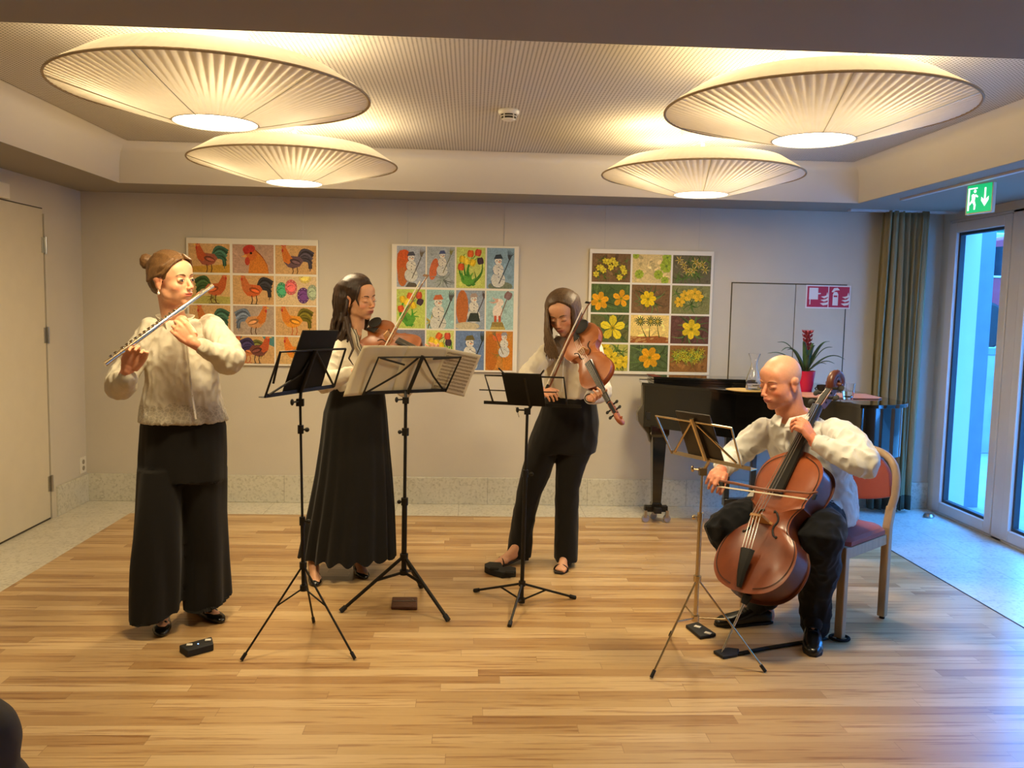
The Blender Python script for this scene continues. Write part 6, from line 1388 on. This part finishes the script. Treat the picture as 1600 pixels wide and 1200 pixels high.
# ================================================================ 3. viola player
SK3 = (216, 160, 124); LP3 = (172, 88, 76)
per = thing('person', 'person with long straight brown hair in cream shirt and black trousers bowing a viola', 'person', V((.42, 4.85, 0)))
Hm = head_frame(879, 491, 4.72, (-.36, -.80, -.44), (-.30, -.35, 1), 1.0)
nb = P(890, 533, 4.80)
OT = P(899, 517, 4.60); OL = V((.225, -.74, -.60)); ON = V((-.62, -.62, .36))
sR, eR, wR = P(855, 552, 4.76), P(824, 590, 4.62), P(838, 612, 4.46)
sL, eL, wL = P(925, 546, 4.80), P(938, 612, 4.56), P(922, 622, 4.32)
mb = MB(); fe = MB(); head_base(mb, Hm); head_feat(fe, Hm)
mb.limb([Hm @ V((0, -.025, -.03)), (Hm @ V((0, -.02, -.10))).lerp(nb, .4), nb, P(890, 565, 4.80)], [.050, .048, .054, .09])
mb.loft([pxring(872, 910, 528, 4.80, .05), pxring(858, 922, 545, 4.80, .075), pxring(862, 922, 580, 4.80, .085), pxring(863, 920, 612, 4.80, .08), pxring(862, 925, 655, 4.80, .09), pxring(862, 925, 690, 4.80, .09)])
mb.limb([sR, eR, wR], [.040, .036, .022]); mb.limb([sL, eL, wL], [.040, .036, .022])
hand(fe, wR, P(852, 612, 4.42)-wR+V((0, 0, .0)), V((.3, .3, -.8)), 'R', [(.5, .7, .4), (.6, .7, .4), (.6, .7, .4), (.6, .7, .4)], .9)
hv = OT+OL.normalized()*.50; hand(fe, wL, (hv+V((-.02, .0, -.012)))-wL, V((-.2, -.5, .7)), 'L', [(.15, .35, .3), (.5, 1.0, .7), (.6, 1.0, .7), (.6, 1.0, .7)], .92, thumb=(.8, .3, .1))
feet3 = ((FL(806, 882), FL(770, 886), .02), (FL(891, 877), FL(873, 897), 0))
for h0, t0, up_ in feet3:
    d = (t0-h0).normalized(); h0 = t0-d*.22; U = V((0, 0, up_)); an = h0+d*.05+V((0, 0, .12))+U; foot_prims(mb, an, h0+U, t0+U*.3, .03)
    s = V((-d.y, d.x, 0))
    for j in range(5): r_ = .010-.0012*j; fe.limb([h0.lerp(t0, .80)+s*(.026-.013*j)*(1)+V((0, 0, .020)), h0.lerp(t0, .95-.022*j)+s*(.026-.013*j)+V((0, 0, .016))], [r_, r_*.9])
    kp = P(826 if up_ else 886, 768, 4.82); mb.limb([an, kp, P(862 if up_ else 900, 690, 4.80)], [.030, .042, .06])
me = sculpt_body(mb, fe, Hm); head_colors(me, Hm, SK3, LP3, (wR, wL), .5); body = link('body', me, M['skin'], per); face_parts(Hm, body, H_BR)
k = MB(); R = Hm.to_3x3(); k.ell(Hm @ V((0, -.034, .044)), (.084, .100, .090), R, 24, 16); k.ell(Hm @ V((0, -.07, -.03)), (.075, .055, .08), R)
locks(k, Hm, 1, 22, .26, .006, .0095, (-.09, .058), 7, .088, -.012, V((-.02, 0, -1)), 0, .03, comp=.12); locks(k, Hm, -1, 22, .25, .006, .0095, (-.09, .052), 8, .088, -.016, V((.24, .1, -1)), 0, .0, comp=.15)
for i in range(12):
    a = -1+2*i/11; q0 = Hm @ V((.075*a, -.09+.02*abs(a), .0)); k.tube([Hm @ V((.055*a, -.07, .10)), q0, q0+V((.02+.03*a, .02, -.10)), q0+V((.04+.04*a, .03, -.22))], [.012, .014, .014, .007], 7)
for i in range(15):
    u = i/14; k.tube([P(862-2*u, 466, 4.73), P(853+2*u, 486, 4.71-.003*i), P(852+5*u, 512, 4.68-.004*i), P(853+13*u, 538, 4.665-.004*i), P(857+17*u, 560+4*math.sin(i*2.1), 4.66-.003*i)], [.004, .008, .009, .008, .003], 7)
for i in range(8):
    u = i/7; k.tube([P(896, 466, 4.76), P(902+2*u, 480, 4.75), P(908+3*u, 500, 4.72), P(914+6*u, 516, 4.70), P(920+14*u, 530+5*math.sin(i*1.7), 4.69)], [.004, .009, .010, .009, .003], 7)
link('hair', sculpt(k, .004, 1), H_BR, per)
k = MB(); ya = -.15
k.loft([pxring(872, 911, 527, 4.80, .055, ya), pxring(860, 922, 535, 4.80, .08, ya), pxring(851, 932, 550, 4.80, .10, ya), pxring(853, 932, 580, 4.79, .118, ya), pxring(852, 930, 605, 4.79, .112, ya), pxring(853, 929, 620, 4.79, .108, ya)])
k.limb([sR, sR.lerp(eR, .5), eR, wR.lerp(eR, .15)], [.054, .054, .052, .034]); k.limb([sL, sL.lerp(eL, .5), eL, wL.lerp(eL, .20)], [.056, .058, .056, .038])
bl = garment('shirt', k, M['blouse'], per, .0065, 2, wrinkle(.008, 12, 26, .7, .005, 14))
k = MB(); k.tube([P(x, y, 4.655) for x, y in ((884, 545), (880, 570), (879, 595), (878, 612))], .008, 8, flat=.4); k.obj('button_placket', M['shirt'], bl)
neck_collar(nb+V((0, 0, .008)), V((-.15, -.98, 0)), 'collar', M['shirt'], bl, .062, .036, .6, .02, .05)
d = (wL-eL).normalized(); k = MB(); k.tube([wL-d*.035, wL-d*.008], [.037, .034], 18); k.obj('cuff', M['shirt'], bl)
k = MB(); k.tube([wL+d*.004+V((.026*math.cos(a), 0, .022*math.sin(a))) for a in [2*PI*i/16 for i in range(17)]], .003, 6); k.obj('bracelet', M['suede'], per)
k = MB(); k.loft([pxring(852, 931, 612, 4.80, .108), pxring(848, 933, 630, 4.80, .118), pxring(838, 935, 660, 4.80, .125), pxring(827, 932, 690, 4.80, .12), pxring(824, 929, 706, 4.80, .11)])
k.loft([pxring(826, 876, 695, 4.80, .09), pxring(816, 862, 735, 4.79, .085), pxring(808, 845, 770, 4.80, .08), pxring(801, 836, 805, 4.83, .078), pxring(792, 830, 868, 4.86, .092)])
k.loft([pxring(872, 931, 690, 4.80, .10), pxring(869, 915, 725, 4.80, .09), pxring(869, 904, 762, 4.80, .08), pxring(868, 903, 810, 4.80, .085), pxring(867, 902, 874, 4.79, .095)])
garment('trousers', k, M['blkcloth'], per, .007, 3, wrinkle(.008, 8, 16, .5, .004, 4))
for h0, t0, up_ in feet3:
    d = (t0-h0).normalized(); h0 = t0-d*.22; U = V((0, 0, up_)); s = V((-d.y, d.x, 0))
    k = MB(); k.loft([[h0+U*(1-u)+d*(.22*u)+s*(wd*a)+V((0, 0, z)) for a, z in ((-1, z0), (1, z0), (1, z0+.010), (-1, z0+.010))] for u, wd, z0 in ((-.02, .020, .030), (.15, .026, .028), (.4, .026, .012), (.65, .036, .002), (.85, .038, .001), (1.03, .022, .002))])
    sh = k.obj('sandal', M['suede'], per, bevel=.002)
    k = MB(); k.tube([h0.lerp(t0, .76)+s*(.040*math.cos(a))+U*.3+V((0, 0, (.006+.034*math.sin(a)))) for a in [PI*i/12 for i in range(13)]], .009, 8, flat=.35); k.obj('toe_strap', M['suede'], sh)
    k = MB(); k.tube([h0+d*.05+s*(.034*math.cos(a))+U-d*.035*math.sin(a)+V((0, 0, .055+.0*a)) for a in [PI*i/12 for i in range(13)]], .006, 8); k.obj('heel_strap', M['suede'], sh)
    k = MB(); k.loft([[h0+d*.025+U*(z > 0)+s*(.020*a)+d*(.020*b)+V((0, 0, z)) for a, b in ((-1, -1), (1, -1), (1, 1), (-1, 1))] for z in (.001, .032)]); k.obj('heel', M['suede'], sh, bevel=.002)
string_instrument('viola', 'orange brown viola pointing down to the right in front of the cream shirt', 'viola', OT, OL, ON, .405, .09, varnish('orange varnish', srgb(150, 82, 42), srgb(190, 116, 64)), varnish('red brown varnish', srgb(130, 62, 32), srgb(164, 88, 46)))
bow('thin viola bow crossing the body of the viola player', P(851, 612, 4.44), P(918, 469, 4.36), V((.8, -.3, -.4)))
# ================================================================ 4. cellist (seated, shaved head)
SK4 = (220, 150, 118); LP4 = (176, 96, 84)
per = thing('person', 'seated person with shaved head in a white shirt and dark trousers playing a cello', 'person', ch+V((0, 0, 0)))
Hm = head_frame(1219, 598, 3.88, (-.88, -.42, -.22), (-.16, -.08, 1), 1.06)
nb = P(1243, 655, 3.92)
pel = V((1.61, 3.96, .56))
sL, eL, wL = P(1306, 676, 3.78), P(1350, 724, 3.56), P(1272, 690, 3.70)
sR, eR, wR = P(1196, 676, 4.03), P(1148, 712, 4.13), P(1127, 734, 3.90)
CB = P(1157, 921, 3.52); CS = P(1300, 585, 3.93); CLv = (CS-CB); CL = .735*min(1.04, max(.93, CLv.length/1.215))
CN = V((-.82, -.50, .34))
mb = MB(); fe = MB(); head_base(mb, Hm, 1.1); head_feat(fe, Hm, True, 1.04)
mb.limb([Hm @ V((0, -.03, -.02)), (Hm @ V((0, -.02, -.10))).lerp(nb, .4), nb, nb+V((.05, .02, -.12))], [.064, .067, .074, .12])
ym = math.atan2(.7, .7)  # body faces lower left; across axis
ax_y = -.80
spine = [nb+V((0, 0, -.02)), nb+V((.04, .01, -.06)), nb+V((.09, .02, -.16)), nb.lerp(pel, .55)+V((.03, .02, 0)), pel]
mb.loft([ering(spine[0], .07, .06, ax_y), ering(spine[1], .14, .085, ax_y), ering(spine[2], .155, .10, ax_y), ering(spine[3], .135, .10, ax_y), ering(pel+V((0, 0, .04)), .15, .11, ax_y), ering(pel-V((0, 0, .06)), .15, .12, ax_y)])
mb.limb([sL, eL, wL], [.048, .044, .028]); mb.limb([sR, eR, wR], [.048, .044, .028])
kn = P(1243, 668, 3.74); hand(fe, wL, kn+V((.030, -.02, .012))-wL, V((-.55, .75, -.35)), 'L', [(.5, .9, .6), (.6, .95, .6), (.7, .95, .6), (.8, .9, .6)], 1.05, thumb=(.7, .2, .8))
BF = P(1120, 757, 3.82); hand(fe, wR, BF+V((-.012, -.012, .030))-wR, V((.25, .75, -.25)), 'R', [(.6, .7, .5), (.65, .8, .5), (.65, .8, .5), (.6, .8, .5)], 1.05, thumb=(.8, .3, .6), tcurl=.2, spread=.02)
hipL, hipR = pel+V((.04, -.09, -.02)), pel+V((-.08, .08, -.02))
kL, kR = P(1283, 838, 3.58), P(1128, 826, 3.86)
tL, hL = FL(1270, 1026), FL(1268, 991); tR, hR = FL(1120, 978), FL(1210, 972)
aL = hL+V((-.01, -.03, .10)); aR = hR+(tR-hR).normalized()*.05+V((0, 0, .10))
mb.limb([hipL, kL, kL.lerp(aL, .5)+V((.01, .02, 0)), aL], [.06, .048, .042, .034]); mb.limb([hipR, kR, kR.lerp(aR, .5)+V((.02, .02, 0)), aR], [.06, .048, .042, .034])
foot_prims(mb, aL, hL, tL); foot_prims(mb, aR, hR, tR)
me = sculpt_body(mb, fe, Hm); head_colors(me, Hm, SK4, LP4, (wR, wL), .6, scalp=(196, 168, 140), beard=(170, 130, 110)); body = link('body', me, M['skin'], per); face_parts(Hm, body, hairmat('light brow hair', srgb(150, 104, 74), srgb(170, 120, 86)))
# shirt
k = MB()
k.loft([ering(nb+V((0, 0, .016)), .088, .075, ax_y), ering(nb+V((.03, .01, -.025)), .14, .09, ax_y), ering(nb+V((.045, .01, -.055)), .185, .11, ax_y), ering(nb+V((.07, .02, -.12)), .195, .125, ax_y), ering(nb+V((.10, .02, -.22)), .185, .13, ax_y),
        ering(nb.lerp(pel, .62)+V((.05, .0, 0)), .175, .135, ax_y), ering(pel+V((.04, 0, .10)), .185, .15, ax_y), ering(pel+V((.035, 0, .01)), .20, .165, ax_y), ering(pel+V((.03, 0, -.06)), .205, .17, ax_y)])
k.limb([sL, sL.lerp(eL, .5)+V((.01, 0, .01)), eL, eL.lerp(wL, .5), wL.lerp(eL, .12)], [.066, .064, .062, .050, .036]); k.limb([sR, sR.lerp(eR, .5), eR, eR.lerp(wR, .5), wR.lerp(eR, .12)], [.066, .062, .058, .048, .036])
k.limb([hipL+V((0, 0, .04)), hipL.lerp(kL, .42)+V((0, .02, .02))], [.10, .085]); k.limb([hipR+V((0, 0, .03)), hipR.lerp(kR, .30)+V((0, 0, .02))], [.10, .085])
sh = garment('shirt', k, M['shirt'], per, .0065, 2, wrinkle(.010, 9, 24, .7, .010, 21))
for w_, e_ in ((wL, eL), (wR, eR)):
    d = (w_-e_).normalized(); k = MB(); k.tube([w_-d*.055, w_-d*.005], [.040, .038], 20); k.obj('cuff', M['shirt'], sh)
# stand collar folded down either side of the neck
F = V((-.72, -.69, 0)); Rr = V((-.69, .72, 0)); k = MB()
for s in (1, -1):
    def cf(u, v, s=s):
        a = 2.9*u; r = .074+.022*v+.014*u*v; p = nb+V((0, 0, .050-.042*v-.035*u*u)) + (-F)*math.cos(a)*r*1.0 + Rr*s*math.sin(a)*r + F*(.03*u*u)*1.0 + Rr*(-s)*(.016*v*u**3)
        return p
    k.grid(cf, 20, 5)
k.obj('collar', M['shirt'], sh, solid=.003)
k = MB(); pts = [nb+F*.085+V((0, 0, -.045)), nb+F*.125+V((.03, .01, -.12)), nb+F*.14+V((.07, .01, -.21)), nb.lerp(pel, .6)+F*.16+V((.03, 0, 0))]; k.tube(pts, .012, 8, flat=.4); k.obj('button_placket', M['shirt'], sh)
# trousers
k = MB(); k.loft([ering(pel+V((0, 0, .03)), .165, .13, ax_y), ering(pel+V((0, 0, -.03)), .175, .145, ax_y), ering(pel+V((0, 0, -.088)), .165, .14, ax_y)])
k.limb([hipL, hipL.lerp(kL, .5)+V((0, 0, .0)), kL, kL.lerp(aL, .5)+V((.012, .03, 0)), aL+V((.004, .0, .0)), aL+V((.0, -.015, -.045))], [.104, .104, .096, .080, .066, .060]); k.limb([hipR, hipR.lerp(kR, .5), kR, kR.lerp(aR, .5)+V((.02, .02, 0)), aR+V((0, 0, .02))], [.098, .09, .078, .066, .060])
for an_, h_, t_ in ((aL, hL, tL), (aR, hR, tR)):
    d_ = (t_-h_).normalized(); s2_ = MB(); s2_.limb([an_+V((0, 0, .12)), an_+V((0, 0, .02)), an_+d_*.05+V((0, 0, -.022))], [.044, .046, .042]); s2_.obj('sock', M['blkcloth'], per)
garment('trousers', k, M['navycloth'], per, .007, 2, wrinkle(.012, 9, 20, .8, .007, 33))
for h0, t0, nm in ((hL, tL, 0), (hR, tR, 1)):
    d = (t0-h0).normalized(); h1 = t0-d*.27; s_ = shoe_mesh(h1, t0, DRESS, 'shoe', M['shoe'], per); sd = V((-d.y, d.x, 0))
    k = MB(); k.loft([[h1+d*(.27*u)+sd*(w_*a)+V((0, 0, z)) for a, z in ((-1, .0005), (1, .0005), (1, .012), (-1, .012))] for u, w_ in ((-.04, .018), (.1, .033), (.4, .033), (.7, .043), (.9, .038), (1.03, .014))]); k.obj('sole', M['rubber'], s_)
    for j in range(3):
        c = h1+d*(.27*(.40+.07*j))+V((0, 0, .083-.008*j)); k = MB(); k.tube([c-sd*.018, c+V((0, 0, .004)), c+sd*.018], .0022, 6); k.obj('lace', M['rubber'], s_)
pin = FL(1128, 1019, .014)
ct, CT = string_instrument('cello', 'red brown cello held between the knees of the seated player', 'cello', CB, CLv, CN, CL, .165, varnish('red brown cello varnish', srgb(112, 50, 22), srgb(158, 80, 36), 3), varnish('dark cello ribs', srgb(78, 36, 20), srgb(106, 54, 30), 4), br=.105, neck=.372, chin=False, pin=pin)
cx = CT @ V((0, CL*.60, .135*CL)); 
BT = P(1276, 779, 3.30); BFr = BF
bow('cello bow drawn across the cello strings, its hair facing the viewer', BFr, BT, V((.15, .35, .9)), th=1.4)
